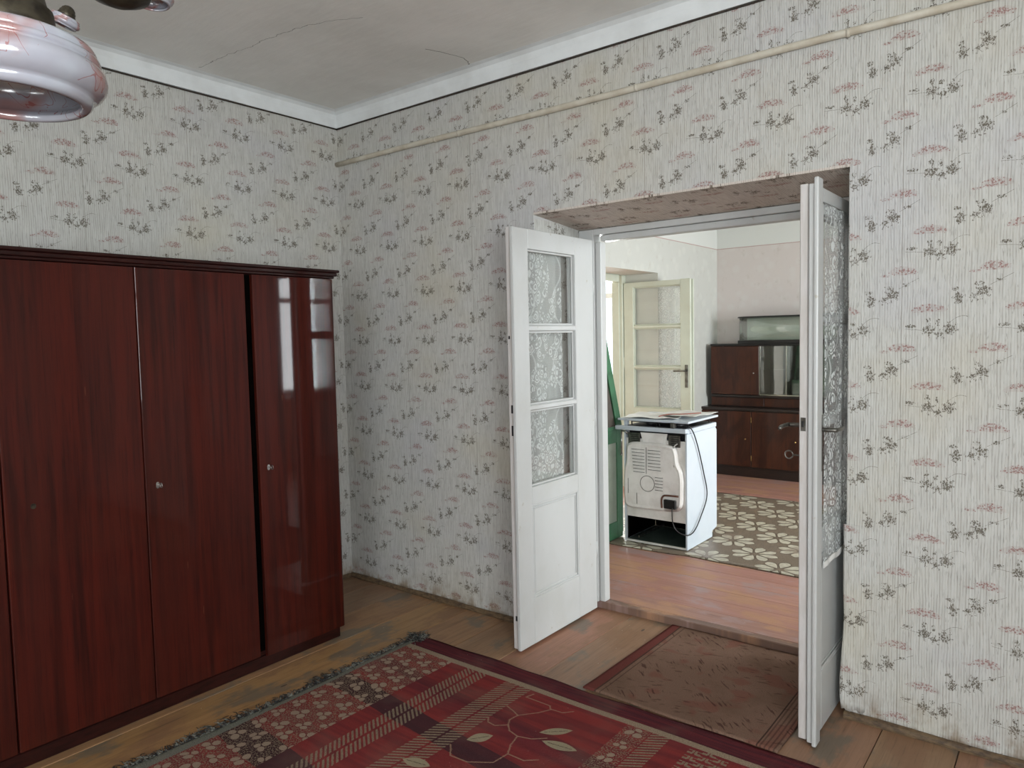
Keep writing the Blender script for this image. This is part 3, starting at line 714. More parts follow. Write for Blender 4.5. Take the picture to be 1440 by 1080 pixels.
# door frame in the deep opening
dfr = thing('trim_5', 'white painted wooden frame deep in the doorway', 'door frame', kind='structure')
pbox('jamb', dfr, M['white'], 1.546, 1.640, 0.420, 0.495, 0.0405, 2.138, 0.003); pbox('jamb', dfr, M['white'], 1.641, 1.674, 0.440, 0.497, 0.0405, 2.070, 0.005, 2)
pbox('jamb', dfr, M['white'], 2.965, 3.053, 0.420, 0.495, 0.0405, 2.138, 0.003); pbox('jamb', dfr, M['white'], 2.925, 2.964, 0.440, 0.497, 0.0405, 2.070, 0.005, 2)
pbox('frame_head', dfr, M['white'], 1.641, 2.964, 0.420, 0.495, 2.105, 2.138, 0.003); pbox('frame_head', dfr, M['white'], 1.675, 2.924, 0.436, 0.497, 2.070, 2.104, 0.006, 2)

# conduit along the doorway wall
pipe = thing('conduit', 'cream painted surface conduit running along the doorway wall', 'conduit', (0.0, -0.014, 2.677))
bm = new_bm(); tube(bm, [(i*0.2 + 0.004, 0.0008*math.sin(i*1.1), 0.0025*math.sin(i*0.55)) for i in range(0, 28)], 0.015, 10); obj('tube', bm, M['pipe'], pipe, smooth=True)
for xx in (0.88, 1.06, 2.15, 3.05, 4.1):
    bm = new_bm(); tube(bm, [(xx-0.006, 0, 0), (xx+0.006, 0, 0)], 0.0165, 10); obj('clip', bm, M['pipe'], pipe, smooth=True)

# ================================================================== GLAZED DOOR LEAVES
def door_leaf(name, label, loc, rotz, mat, edge, W=0.715, side=1, hs=0.18, fs=0.12, z0=0.012, ztop=2.078, handle=None, lip=True, thick=0.055):
    """local: x from hinge to free edge, y 0..thick (side=+1 shows the y=thick face), z up"""
    d = thing(name, label, 'door', loc, rotz, kind='structure')
    T = thick; g0, g1 = hs, W - fs
    pbox('stile', d, mat, 0, g0, 0, T, z0, ztop, 0.003); pbox('stile', d, mat, g1, W, T*0.60+0.002, T, z0, ztop, 0.004, 2)
    # rebated free edge: the lip on the other face is set back with a near-black strip painting the groove's shade between
    pbox('lip', d, edge, g1, W - 0.014, 0, T*0.60-0.003, z0, ztop+0.004, 0.003)
    pbox('groove_shade', d, M['void'], g1, W - 0.030, T*0.60-0.003, T*0.60+0.002, z0+0.002, ztop-0.004)
    pbox('rail', d, mat, g0, g1, 0, T, z0, 0.245, 0.002); pbox('rail', d, mat, g0, g1, 0, T, 0.718, 0.808, 0.002); pbox('rail', d, mat, g0, g1, 0, T, 1.982, ztop, 0.002)
    for a, b in ((1.188, 1.216), (1.581, 1.612)):
        bm = new_bm(); prism(bm, [(0.003, a+0.006), (0.010, a), (T-0.010, a), (T-0.003, a+0.006), (T-0.003, b-0.006), (T-0.010, b), (0.010, b), (0.003, b-0.006)], 'x', g0, g1)
        obj('muntin', bm, mat, d)
    for a, b in ((0.808, 1.188), (1.216, 1.581), (1.612, 1.982)):
        pbox('pane', d, M['glass'], g0, g1, T*0.5-0.0015, T*0.5+0.0015, a, b)
        bm = new_bm()                                  # glazing bead round the pane, both faces
        for q0, q1 in ((T*0.5+0.002, T*0.5+0.012), (T*0.5-0.012, T*0.5-0.002)):
            box(bm, g0, g0+0.009, q0, q1, a, b, 0.002); box(bm, g1-0.009, g1, q0, q1, a, b, 0.002)
            box(bm, g0+0.009, g1-0.009, q0, q1, a, a+0.009, 0.002); box(bm, g0+0.009, g1-0.009, q0, q1, b-0.009, b, 0.002)
        obj('glazing_bead', bm, mat, d)
    pbox('panel', d, mat, g0, g1, 0.009, T-0.009, 0.245, 0.718)
    # moulding: stepped picture-frame strip round the panel
    for f0, f1 in ((T-0.009, T-0.001), (0.001, 0.009)):
        bm = new_bm()
        for ins, wd, dp in ((0.0, 0.010, 1.0), (0.016, 0.008, 0.55)):
            lo = f0 if f0 > T/2 else f1 - (f1-f0)*dp; hi = f0 + (f1-f0)*dp if f0 > T/2 else f1
            a0, a1, c0, c1 = g0+ins, g1-ins, 0.245+ins, 0.718-ins
            box(bm, a0, a1, lo, hi, c0, c0+wd, 0.0025); box(bm, a0, a1, lo, hi, c1-wd, c1, 0.0025)
            box(bm, a0, a0+wd, lo, hi, c0+wd, c1-wd, 0.0025); box(bm, a1-wd, a1, lo, hi, c0+wd, c1-wd, 0.0025)
        obj('moulding', bm, mat, d)
    # hinges
    for zz in (0.30, 1.05, 1.78):
        bm = new_bm(); tube(bm, [(-0.006, T-0.004, zz), (-0.006, T-0.004, zz+0.09)], 0.006, 8); obj('hinge', bm, mat, d, smooth=True)
    return d

D1 = door_leaf('door_1', 'white glazed door leaf opened against the left side of the doorway', (1.588, 0.408, 0.0), R(-90), M['white'], M['white_edge'])
# bolt slots in the free edge of the left leaf
pbox('bolt_slot', D1, M['black'], 0.7012, 0.7026, 0.016, 0.030, 1.185, 1.225); pbox('bolt_slot', D1, M['black'], 0.7012, 0.7026, 0.016, 0.030, 1.075, 1.125)
pbox('bolt_slot', D1, M['black'], 0.7012, 0.7026, 0.016, 0.030, 0.155, 0.180); pbox('bolt_slot', D1, M['black'], 0.7012, 0.7026, 0.008, 0.017, 1.545, 1.560)

D2 = door_leaf('door_2', 'white glazed door leaf opened at the right side of the doorway, with lever handle', (2.957, 0.408, 0.0), R(-90), M['white'], M['white_edge'], thick=0.055)
pbox('astragal', D2, M['white'], 0.668, 0.727, 0.0555, 0.072, 0.006, 2.098, 0.005, 2, )
def lever(parent, x, y, z, s, material, length=0.105, dirx=-1):
    bm = new_bm(); box(bm, x-0.016, x+0.016, min(y, y+s*0.004), max(y, y+s*0.004), z-0.16, z+0.055, 0.002); obj('lock_plate', bm, material, parent)
    bm = new_bm(); tube(bm, smooth_line([(x, y, z), (x, y+s*0.045, z), (x+dirx*0.012, y+s*0.056, z), (x+dirx*length*0.6, y+s*0.058, z-0.001), (x+dirx*length, y+s*0.052, z-0.003)], 4), [0.0085]*8 + [0.0075]*9, 10)
    obj('lever_handle', bm, material, parent, smooth=True)
lever(D2, 0.628, 0.0555, 1.185, 1, M['dull_steel'])
lever(D2, 0.650, -0.001, 1.200, -1, M['dull_steel'], dirx=1)
pbox('latch_plate', D2, M['dull_steel'], 0.7012, 0.7035, 0.006, 0.024, 1.185, 1.235, 0.0006)
pbox('latch_bolt', D2, M['black'], 0.7036, 0.709, 0.011, 0.018, 1.200, 1.222, 0.001)
bm = new_bm(); tube(bm, [(0.650, -0.005, 1.085), (0.650, -0.040, 1.085)], 0.003, 8)
tube(bm, [(0.650, -0.052 + 0.015*math.cos(t*math.pi/8), 1.085 + 0.015*math.sin(t*math.pi/8)) for t in range(17)], 0.0028, 6, cap=False); tube(bm, [(0.650, -0.004, 1.085), (0.650, -0.010, 1.085)], 0.008, 10)
obj('key', bm, M['dull_steel'], D2, smooth=True)

D3 = door_leaf('door_3', 'cream glazed door standing open in the far room', (0.206, 3.300, 0.035), 0.0, M['cream'], M['cream'], hs=0.105, fs=0.115, ztop=2.03)
lever(D3, 0.660, -0.001, 1.175, -1, M['dull_steel'])
for zz in (0.24, 1.20):
    pbox('hinge_leaf', D3, M['cream'], -0.010, 0.0, -0.006, 0.004, zz, zz+0.10, 0.001)

def curtain(name, label, mat, axis, a0, a1, pos, z0, z1, amp=0.004, folds=9, hem=True, sgn=1, group=None):
    bm = new_bm(); nu, nz = 60, 24; V = []
    for i in range(nu+1):
        t = i/nu; row = []
        for k in range(nz+1):
            s = k/nz; a = a0 + (a1-a0)*t; zz = z0 + (z1-z0)*s
            off = amp*(1-s*0.6)*(math.sin(t*folds*2*math.pi) + 0.5*math.sin(t*folds*4.3+s*3)) + amp*1.5
            zz += 0.006*math.sin(t*folds*2*math.pi)*(1-s)
            row.append(bm.verts.new((a, pos+sgn*off, zz) if axis == 'x' else (pos+sgn*off, a, zz)))
        V.append(row)
    for i in range(nu):
        for k in range(nz): bm.faces.new((V[i][k], V[i+1][k], V[i+1][k+1], V[i][k+1]))
    c = thing(name, label, 'curtain', (a0 if axis == 'x' else pos, pos if axis == 'x' else a0, z0), group=group)
    o = obj('lace_panel', bm, mat, c, smooth=True); o.matrix_parent_inverse = Matrix.Translation(-c.location)
    bm = new_bm()
    if axis == 'x': tube(bm, [(a0-0.01, pos+sgn*0.004, z1+0.001), (a1+0.01, pos+sgn*0.004, z1+0.001)], 0.003, 6)
    else: tube(bm, [(pos+sgn*0.004, a0-0.01, z1+0.001), (pos+sgn*0.004, a1+0.01, z1+0.001)], 0.003, 6)
    o = obj('curtain_wire', bm, M['steel'], c); o.matrix_parent_inverse = Matrix.Translation(-c.location)
    return c
# left leaf lace hangs on its hidden face (world -x side), right leaf lace on its visible face
curtain('lace_curtain', 'white lace panel behind the panes of the left door leaf', lace('lace_left', 'y', 0.02, 0.19), 'y', -0.165, 0.185, 1.5865, 0.79, 1.995, 0.003, 5, sgn=-1)
curtain('lace_curtain', 'long white lace hanging over the right door leaf, hem below the lock', lace('lace_right', 'y', 0.0, 0.26, 0.34, 0.20, 0.62), 'y', -0.205, 0.235, 3.0135, 0.655, 2.020, 0.0045, 4, sgn=1)
curtain('lace_curtain', 'white lace on the cream door in the far room', lace('lace_far', 'x', 0.68, 0.26, 0.5), 'x', 0.32, 0.80, 3.3565, 0.84, 2.03, 0.006, 5, sgn=1)
o = [c for c in bpy.data.objects if c.name == 'lace_curtain.001'][0]
bm = new_bm(); rr = []
for i in range(41):
    t = i/40; a = -0.205 + 0.44*t; off = 0.0045*(math.sin(t*8*math.pi) + 0.5*math.sin(t*17.2)) + 0.0085
    rr.append([bm.verts.new((3.0135+off+d, a, 0.655+0.006*math.sin(t*8*math.pi)+h)) for d, h in ((0, 0), (0.002, 0), (0.002, 0.022), (0, 0.022))])
for i in range(40):
    for k in range(4): bm.faces.new((rr[i][k], rr[i][(k+1) % 4], rr[i+1][(k+1) % 4], rr[i+1][k]))
h = obj('hem', bm, M['paper'], o, smooth=False); h.matrix_parent_inverse = Matrix.Translation(-o.location)

# ================================================================== WARDROBE
WF = 0.7527
wr = thing('wardrobe', 'long glossy dark mahogany wardrobe against the left wall, one door slightly parted', 'wardrobe', (0.42, -1.65, 0.0))
def wp(name, mat, x0, x1, y0, y1, z0, z1, bev=0.0, seg=1, parent=None, **k):
    o = pbox(name, None, mat, x0, x1, y0, y1, z0, z1, bev, seg, **k); o.parent = parent or wr
    o.matrix_parent_inverse = Matrix.Translation((-0.42, 1.65, 0.0)); return o
wp('carcass', M['mahogany_dark'], 0.08, WF-0.024, -2.66, -0.668, 0.06, 1.872, 0.004)
wp('gap_shadow', M['void'], WF-0.0235, WF-0.021, -1.175, -1.118, 0.085, 1.868)  # near-black strip stands for the shade between the parted doors
wp('plinth', M['mahogany_dark'], 0.10, WF-0.022, -2.65, -0.682, 0.0, 0.058, 0.003)
bm = new_bm()
for (z0, z1, xo, yo) in ((1.872, 1.884, -0.002, -0.655), (1.884, 1.902, 0.004, -0.640), (1.902, 1.916, 0.012, -0.630)):
    box(bm, 0.06, WF+xo, -2.68, yo, z0, z1, 0.004, 2)
o = obj('cornice', bm, M['mahogany_dark'], wr); o.matrix_parent_inverse = Matrix.Translation((-0.42, 1.65, 0.0))
DOORS = [(-2.650, -2.162), (-2.156, -1.660), (-1.656, -1.166), (-1.128, -0.662)]
doors = []
for i, (a, b) in enumerate(DOORS):
    bm = new_bm(); box(bm, WF-0.020, WF, a, b, 0.060 if i == 3 else 0.072, 1.868, 0.0)
    es = [e for e in bm.edges if abs(e.verts[0].co.z - e.verts[1].co.z) > 1 and max(e.verts[0].co.x, e.verts[1].co.x) > WF-0.001]
    if i == 3: es_r = [e for e in es if e.verts[0].co.y > b-0.01]; bmesh.ops.bevel(bm, geom=es_r, offset=0.018, segments=5, affect='EDGES', profile=0.5); es = [e for e in bm.edges if e.is_valid and abs(e.verts[0].co.z - e.verts[1].co.z) > 1 and e.verts[0].co.x > WF-0.001 and e.verts[0].co.y < a+0.01]
    bmesh.ops.bevel(bm, geom=es, offset=0.003, segments=2, affect='EDGES', profile=0.5)
    o = obj('door', bm, M['mahogany'], wr); o.matrix_parent_inverse = Matrix.Translation((-0.42, 1.65, 0.0)); doors.append(o)
def wkey(y_, z_, parent):
    bm = new_bm(); prism(bm, chaikin([(y_-0.007, z_-0.013), (y_+0.007, z_-0.013), (y_+0.007, z_+0.013), (y_-0.007, z_+0.013)], 1), 'x', WF, WF+0.0015)
    o = obj('escutcheon', bm, M['steel'], parent)
    bm = new_bm(); tube(bm, [(WF+0.001, y_, z_+0.002), (WF+0.022, y_, z_+0.002)], 0.0022, 8)
    tube(bm, [(WF+0.030 + 0.008*math.cos(t*math.pi/6), y_, z_+0.002 + 0.010*math.sin(t*math.pi/6)) for t in range(13)], 0.0018, 6, cap=False)
    o = obj('key', bm, M['steel'], parent, smooth=True)
wkey(-1.607, 0.969, doors[2]); wkey(-1.082, 0.963, doors[3])
bm = new_bm(); prism(bm, chaikin([(-2.073, 0.960), (-2.055, 0.960), (-2.055, 0.980), (-2.073, 0.980)], 2), 'x', WF, WF+0.001)
o = obj('keyhole_plate', bm, M['bronze'], doors[1])

# ================================================================== RUG + FRINGE
rg = thing('area_rug', 'large red and black woven rug with grey fringe and leaf pattern', 'rug', (2.3, -1.3, 0.0))
PI_RUG = Matrix.Translation((-2.3, 1.3, 0.0))
nx, ny = 150, 100; X0, X1, Y0, Y1 = 1.078, 3.55, -2.35, -0.437
bm = new_bm(); G = []
for i in range(nx+1):
    row = []
    for j in range(ny+1):
        u_, v_ = i/nx, j/ny
        xx = X0 + (X1-X0)*u_; yv = Y0 + (Y1-Y0)*v_
        if j == ny: yv += 0.006*math.sin(xx*5) + 0.004*math.sin(xx*17)
        xx -= 0.05*(v_ < 0.55)*((0.55-v_)/0.55)*(1-u_)**4 if i < 20 else 0
        if i == 0: xx += 0.004*math.sin(yv*23)
        zz = 0.007 + 0.0012*math.sin(xx*9+yv*4) + 0.001*math.sin(yv*13)
        if i in (0, nx) or j in (0, ny): zz = 0.0045
        row.append(bm.verts.new((xx, yv, zz)))
    G.append(row)
for i in range(nx):
    for j in range(ny): bm.faces.new((G[i][j], G[i+1][j], G[i+1][j+1], G[i][j+1]))
edge_loop = [G[i][0] for i in range(nx+1)] + [G[nx][j] for j in range(1, ny+1)] + [G[i][ny] for i in range(nx-1, -1, -1)] + [G[0][j] for j in range(ny-1, 0, -1)]
low = [bm.verts.new((v_.co.x, v_.co.y, 0.0008)) for v_ in edge_loop]
for k in range(len(low)):
    k2 = (k+1) % len(low); bm.faces.new((edge_loop[k2], edge_loop[k], low[k], low[k2]))
o = obj('pile', bm, M['rug'], rg, smooth=True); o.matrix_parent_inverse = PI_RUG
bm = new_bm(); yv = -0.47
while yv > -2.34:
    v_ = (yv - Y0)/(Y1-Y0); xb = X0 - 0.05*(v_ < 0.55)*((0.55-v_)/0.55)
    clump = 0.55 + 0.45*math.sin(yv*17) * math.sin(yv*5.3+1)
    L = random.uniform(0.030, 0.085)*(0.45 + 0.65*abs(clump)); ang = random.gauss(0, 0.55) + 0.35*math.sin(yv*9)
    px, py, pz = xb+0.006, yv, 0.006; pts = [(px, py, pz)]
    for s in range(5):
        ang += random.gauss(0, 0.45); px -= L/5*math.cos(ang); py += L/5*math.sin(ang)
        pz = max(0.003, pz + random.uniform(-0.003, 0.0065) if s < 3 else pz - 0.003); pts.append((px, py, pz))
    tube(bm, pts, [0.0019, 0.0018, 0.0018, 0.0016, 0.0014, 0.0008], 4); yv -= random.uniform(0.0024, 0.0056)
o = obj('fringe', bm, M['fringe'], rg, smooth=True, kind='stuff'); o.matrix_parent_inverse = PI_RUG
# tangled corner tuft
bm = new_bm()
for k in range(70):
    px, py, pz = X0 + random.uniform(-0.01, 0.05), -0.470 + random.uniform(-0.04, 0.03), 0.007; a = random.uniform(0, 6.28); pts = [(px, py, pz)]
    for s in range(6):
        a += random.gauss(0, 0.8); px += 0.010*math.cos(a); py += 0.010*math.sin(a); pz = max(0.004, min(0.026, pz + random.uniform(-0.004, 0.007))); pts.append((px, py, pz))
    tube(bm, pts, 0.0016, 4)
o = obj('corner_tuft', bm, M['fringe'], rg, smooth=True, kind='stuff'); o.matrix_parent_inverse = PI_RUG
mt = thing('door_mat', 'small worn taupe mat with a faded red edge lying in front of the step', 'mat', (2.5, 0.0, 0.0))
bm = new_bm(); nx, ny = 50, 50; G = []
for i in range(nx+1):
    row = []
    for j in range(ny+1):
        u_, v_ = i/nx, j/ny; xx = 2.078 + 0.012*v_ + (0.846 + 0.004*v_)*u_; yv = -0.428 - 0.006*u_ + 0.003*math.sin(u_*9) + (0.866)*v_
        zz = 0.0085 + 0.0015*math.sin(xx*11)*math.sin(yv*7) + (0.004*(1-v_*8) if v_ < 0.125 else 0)
        row.append(bm.verts.new((xx, yv, zz)))
    G.append(row)
for i in range(nx):
    for j in range(ny): bm.faces.new((G[i][j], G[i+1][j], G[i+1][j+1], G[i][j+1]))
edge_loop = [G[i][0] for i in range(nx+1)] + [G[nx][j] for j in range(1, ny+1)] + [G[i][ny] for i in range(nx-1, -1, -1)] + [G[0][j] for j in range(ny-1, 0, -1)]
low = [bm.verts.new((v_.co.x, v_.co.y, max(0.0008, v_.co.z-0.007))) for v_ in edge_loop]
for k in range(len(low)):
    k2 = (k+1) % len(low); bm.faces.new((edge_loop[k2], edge_loop[k], low[k], low[k2]))
o = obj('woven_sheet', bm, M['mat'], mt, smooth=True); o.matrix_parent_inverse = Matrix.Translation((-2.5, 0, 0))

# ================================================================== LINO in the far room
ln = thing('linoleum_sheet', 'brown linoleum with cream daisy petals laid loose on the far floor', 'linoleum', (2.6, 2.5, 0.04))
bm = new_bm(); nx, ny = 90, 40; G = []
for i in range(nx+1):
    row = []
    for j in range(ny+1):
        u_, v_ = i/nx, j/ny; xx = 0.60 + 3.9*u_; yv = 1.475 + 2.035*v_ + (0.012*math.sin(xx*4) + 0.02*max(0, 1-abs(xx-1.72)*6))*(1-v_)
        zz = 0.0445 + (0.004*abs(math.sin(xx*5.0)) if j == 0 else 0)
        row.append(bm.verts.new((xx, yv, zz)))
    G.append(row)
for i in range(nx):
    for j in range(ny): bm.faces.new((G[i][j], G[i+1][j], G[i+1][j+1], G[i][j+1]))
o = obj('sheet', bm, M['lino'], ln, smooth=True); o.matrix_parent_inverse = Matrix.Translation((-2.6, -2.5, -0.04))
md = o.modifiers.new('thick', 'SOLIDIFY'); md.thickness = 0.0035; md.offset = -1
bm = new_bm(); tube(bm, [(0.60+i*0.06, 1.470 + 0.012*math.sin((0.60+i*0.06)*4) + 0.02*max(0, 1-abs(0.60+i*0.06-1.72)*6), 0.0430) for i in range(64)], 0.0026, 5)
o = obj('curled_edge', bm, M['lino_edge'], ln); o.matrix_parent_inverse = Matrix.Translation((-2.6, -2.5, -0.04))

# ================================================================== STOVE (seen from the back)
SX, SY = 1.160, 1.585
st = thing('gas_stove', 'white gas stove turned round, bare metal back with cable showing', 'stove', (SX, SY, 0.0495))
W_, D_, H_ = 0.492, 0.515, 0.812
bm = new_bm(); prism(bm, [(0.0, 0.0), (0.43, 0.0), (0.43, 0.045), (D_, 0.06), (D_, H_-0.02), (D_-0.02, H_), (0.0, H_)], 'x', W_-0.014, W_)
bmesh.ops.bevel(bm, geom=list(bm.edges), offset=0.002, segments=1, affect='EDGES'); obj('side_panel', bm, M['enamel'], st)
bm = new_bm(); prism(bm, [(0.0, 0.0), (0.43, 0.0), (0.43, 0.045), (D_, 0.06), (D_, H_-0.02), (D_-0.02, H_), (0.0, H_)], 'x', 0.0, 0.014)
bmesh.ops.bevel(bm, geom=list(bm.edges), offset=0.002, segments=1, affect='EDGES'); obj('side_panel', bm, M['enamel'], st)
pbox('back_plate', st, M['enamel_grey'], 0.015, W_-0.015, 0.010, 0.018, 0.185, 0.760, 0.001)
pbox('front_panel', st, M['enamel'], 0.015, W_-0.015, D_-0.03, D_, 0.06, H_-0.02, 0.004)
pbox('base_pan', st, M['pan'], 0.015, W_-0.015, 0.012, D_-0.031, 0.004, 0.014, 0.001)
pbox('inner_floor', st, M['black'], 0.015, W_-0.015, 0.05, D_-0.031, 0.180, 0.184)
bm = new_bm(); box(bm, 0.10, 0.11, 0.02, 0.42, 0.03, 0.045); obj('drawer_rail', bm, M['steel'], st)
pbox('bottom_bar', st, M['enamel_grey'], 0.0145, W_-0.0145, 0.0, 0.011, 0.0, 0.014, 0.001)
for nm_, a_ in (('shade_liner', (0.0145, 0.0155, 0.02, D_-0.06, 0.015, 0.179)), ('shade_liner', (W_-0.0155, W_-0.0145, 0.02, D_-0.06, 0.015, 0.179)), ('shade_liner', (0.016, W_-0.016, D_-0.058, D_-0.054, 0.015, 0.179))): pbox(nm_, st, M['void'], *a_)  # added near-black sheets darken the hollow as shade would
# recess above the plate with cooling boxes
pbox('recess', st, M['black'], 0.015, W_-0.015, 0.06, 0.07, 0.761, 0.808)
bm = new_bm(); prism(bm, [(0.135, 0.806), (0.345, 0.806), (0.325, 0.700), (0.165, 0.700)], 'y', 0.0, 0.0095); obj('flue_box', bm, M['sheet'], st)
for x0, x1 in ((0.035, 0.130), (0.352, 0.440)):
    pbox('vent_box', st, M['dull_steel'], x0, x1, 0.001, 0.0095, 0.716, 0.800, 0.002)
    for k in range(5): pbox('vent_slot', st, M['black'], x0+0.02, x1-0.008, -0.0008, 0.0008, 0.728+k*0.014, 0.733+k*0.014)
# embossed oven back
OUT = chaikin([(0.045, 0.725), (0.03, 0.69), (0.03, 0.575), (0.004+0.004, 0.54), (0.008, 0.30), (0.03, 0.262), (0.075, 0.250), (0.42, 0.262), (0.452, 0.29), (0.466, 0.33), (0.468, 0.545), (0.43, 0.600), (0.425, 0.69), (0.395, 0.735), (0.10, 0.740)], 2)
bm = new_bm(); va, vb = prism(bm, OUT, 'y', -0.018, 0.0095)
f0 = [f for f in bm.faces if len(f.verts) > 8 and f.calc_center_median().y < -0.01][0]
r_ = bmesh.ops.inset_region(bm, faces=[f0], thickness=0.014, depth=0.0)
for v_ in f0.verts: v_.co.y = -0.030
r_ = bmesh.ops.inset_region(bm, faces=[f0], thickness=0.016, depth=0.0)
for v_ in f0.verts: v_.co.y = -0.026
obj('oven_back', bm, M['sheet'], st, smooth=False)
YB = -0.0262
def slot(x0, x1, zc):
    bm = new_bm(); prism(bm, [(x0, zc), (x0+0.006, zc+0.006), (x1-0.006, zc+0.006-0.002), (x1, zc-0.002), (x1-0.006, zc-0.003), (x0+0.006, zc-0.001)], 'y', YB-0.005, YB); obj('louver', bm, M['sheet'], st)
    bm = new_bm(); box(bm, x0, x1, YB-0.0055, YB, zc-0.0052, zc-0.0022); obj('louver_slot', bm, M['black'], st)
for k in range(8):
    zc = 0.690 - k*0.0232; slot(0.078+0.002*k, 0.180, zc)
    if k != 7: slot(0.208, 0.305, zc)
for k in range(5): slot(0.262, 0.322, 0.500 - k*0.0225)
bm = new_bm(); box(bm, 0.192, 0.1955, YB-0.002, YB, 0.515, 0.705); obj('seam', bm, M['dull_steel'], st)
bm = new_bm(); tube(bm, [(0.200 + 0.056*math.cos(t*math.pi/16), YB, 0.445 + 0.056*math.sin(t*math.pi/16)) for t in range(33)], 0.0022, 6, cap=False); obj('fan_ring', bm, M['dull_steel'], st, smooth=True)
for x_, a, b in ((0.045, 0.36, 0.47), (0.115, 0.29, 0.37)): pbox('rib', st, M['dull_steel'], x_, x_+0.003, YB-0.002, YB, a, b)
# socket box and cable
pbox('terminal_box', st, M['black_plastic'], 0.335, 0.425, -0.050, YB-0.0002, 0.288, 0.352, 0.006, 2)
bm = new_bm(); tube(bm, chaikin([(0.31, 0.0), (0.44, 0.0)], 0) and smooth_line([(0.312, YB, 0.285), (0.312, YB-0.004, 0.345), (0.328, YB-0.005, 0.372), (0.36, YB-0.005, 0.378), (0.440, YB-0.004, 0.380)], 5), 0.007, 8); obj('terminal_rim', bm, simple('rust_tinted_metal', lin(128, 92, 78), lin(96, 66, 56), 0.4, 20.0, metal=0.5), st, smooth=True)
cord = [(0.405, -0.052, 0.300), (0.405, -0.058, 0.262), (0.408, -0.055, 0.20), (0.425, -0.050, 0.155), (0.465, -0.035, 0.122), (0.505, 0.010, 0.112), (0.510, 0.10, 0.140), (0.508, 0.20, 0.215), (0.507, 0.285, 0.30), (0.506, 0.30, 0.38), (0.506, 0.25, 0.50), (0.506, 0.195, 0.62), (0.507, 0.135, 0.73), (0.510, 0.07, 0.815), (0.500, 0.03, 0.860), (0.46, 0.02, 0.880)]
bm = new_bm(); tube(bm, smooth_line(cord, 6), 0.0042, 8); obj('cable', bm, M['black_plastic'], st, smooth=True)
# gas pipe left, bracket right
bm = new_bm(); tube(bm, [(-0.014, -0.010, 0.640), (-0.014, -0.010, 0.812)], 0.007, 8); tube(bm, [(-0.014, -0.010, 0.630), (-0.014, -0.010, 0.642)], 0.011, 8); tube(bm, [(-0.014, -0.010, 0.812), (0.02, -0.008, 0.806), (0.035, 0.0, 0.79)], 0.007, 8); obj('gas_pipe', bm, M['steel'], st, smooth=True)
bm = new_bm(); tube(bm, smooth_line([(0.425, -0.006, 0.745), (0.402, -0.018, 0.720), (0.400, -0.020, 0.67), (0.415, -0.018, 0.62), (0.412, -0.016, 0.595)], 4), 0.0055, 8); tube(bm, [(0.412, -0.026, 0.590), (0.412, -0.006, 0.590)], 0.011, 10); obj('bent_bracket', bm, M['steel'], st, smooth=True)
# hob
pbox('hob_rail', st, M['enamel'], -0.055, W_+0.004, -0.030, 0.012, 0.820, 0.850, 0.004, 2)
pbox('hob_tray', st, M['enamel'], 0.0, W_, 0.013, D_, 0.812, 0.846, 0.006, 2)
pbox('hob_well', st, M['black'], 0.02, W_-0.02, 0.02, D_-0.03, 0.8465, 0.852)
for cx, cy in ((0.14, 0.15), (0.36, 0.15), (0.14, 0.36), (0.36, 0.36)):
    bm = new_bm(); lathe(bm, [(0.0, 0.868), (0.032, 0.868), (0.036, 0.862), (0.036, 0.8525), (0.0, 0.8525)], 16); bmesh.ops.translate(bm, verts=bm.verts, vec=(cx, cy, 0)); obj('burner', bm, M['black'], st)
for cx in (0.14, 0.36):
    bm = new_bm()
    for yy_ in (0.05, 0.24, 0.45): tube(bm, [(cx-0.10, yy_, 0.878), (cx+0.10, yy_, 0.878)], 0.005, 6)
    for xx_ in (cx-0.10, cx, cx+0.10): tube(bm, [(xx_, 0.05, 0.8785), (xx_, 0.45, 0.8785)], 0.005, 6)
    for xx_ in (cx-0.10, cx+0.10):
        for yy_ in (0.05, 0.45): tube(bm, [(xx_, yy_, 0.853), (xx_, yy_, 0.878)], 0.005, 6)
    obj('pan_support', bm, M['black'], st, smooth=True)
# lid resting a little above the hob
pbox('lid_hinge', st, M['enamel'], 0.0, 0.03, 0.0, 0.03, 0.8505, 0.886, 0.003); pbox('lid_hinge', st, M['dull_steel'], 0.375, 0.405, -0.018, 0.02, 0.8505, 0.890, 0.003)
pbox('lid', st, M['enamel'], -0.045, W_+0.018, -0.012, D_-0.01, 0.8862, 0.902, 0.005, 2)
# crumpled papers on the lid
def sheet_of_paper(label, cx, cy, z_, w_, d_, rot, amp, col, seed):
    rnd = random.Random(seed); bm = new_bm(); n = 16; G = []
    ph = [rnd.uniform(0, 6) for _ in range(6)]
    for i in range(n+1):
        row = []
        for j in range(n+1):
            a = (i/n-0.5)*w_; b = (j/n-0.5)*d_
            z__ = amp*(1 + 0.5*math.sin(a*22+ph[0]) * math.sin(b*17+ph[1]) + 0.5*math.sin((a+b)*31+ph[2]))
            row.append(bm.verts.new((a + 0.006*math.sin(b*20+ph[3]), b + 0.006*math.sin(a*24+ph[4]), z__)))
        G.append(row)
    for i in range(n):
        for j in range(n): bm.faces.new((G[i][j], G[i+1][j], G[i+1][j+1], G[i][j+1]))
    o = obj('paper_sheet', bm, M['paper'], smooth=True, col=col); o.location = (cx, cy, z_); o.rotation_euler = (0, 0, rot)
    md = o.modifiers.new('thick', 'SOLIDIFY'); md.thickness = 0.001; md.offset = 1
    return tag(o, label, 'paper')
sheet_of_paper('crumpled white sheet on the stove lid, left half', SX+0.16, SY+0.20, 0.953, 0.40, 0.36, 0.12, 0.007, (1, 1, 1, 1), 3)
sheet_of_paper('flat white sheet on the stove lid, right half', SX+0.35, SY+0.30, 0.970, 0.32, 0.34, -0.1, 0.004, (1, 1, 1, 1), 5)
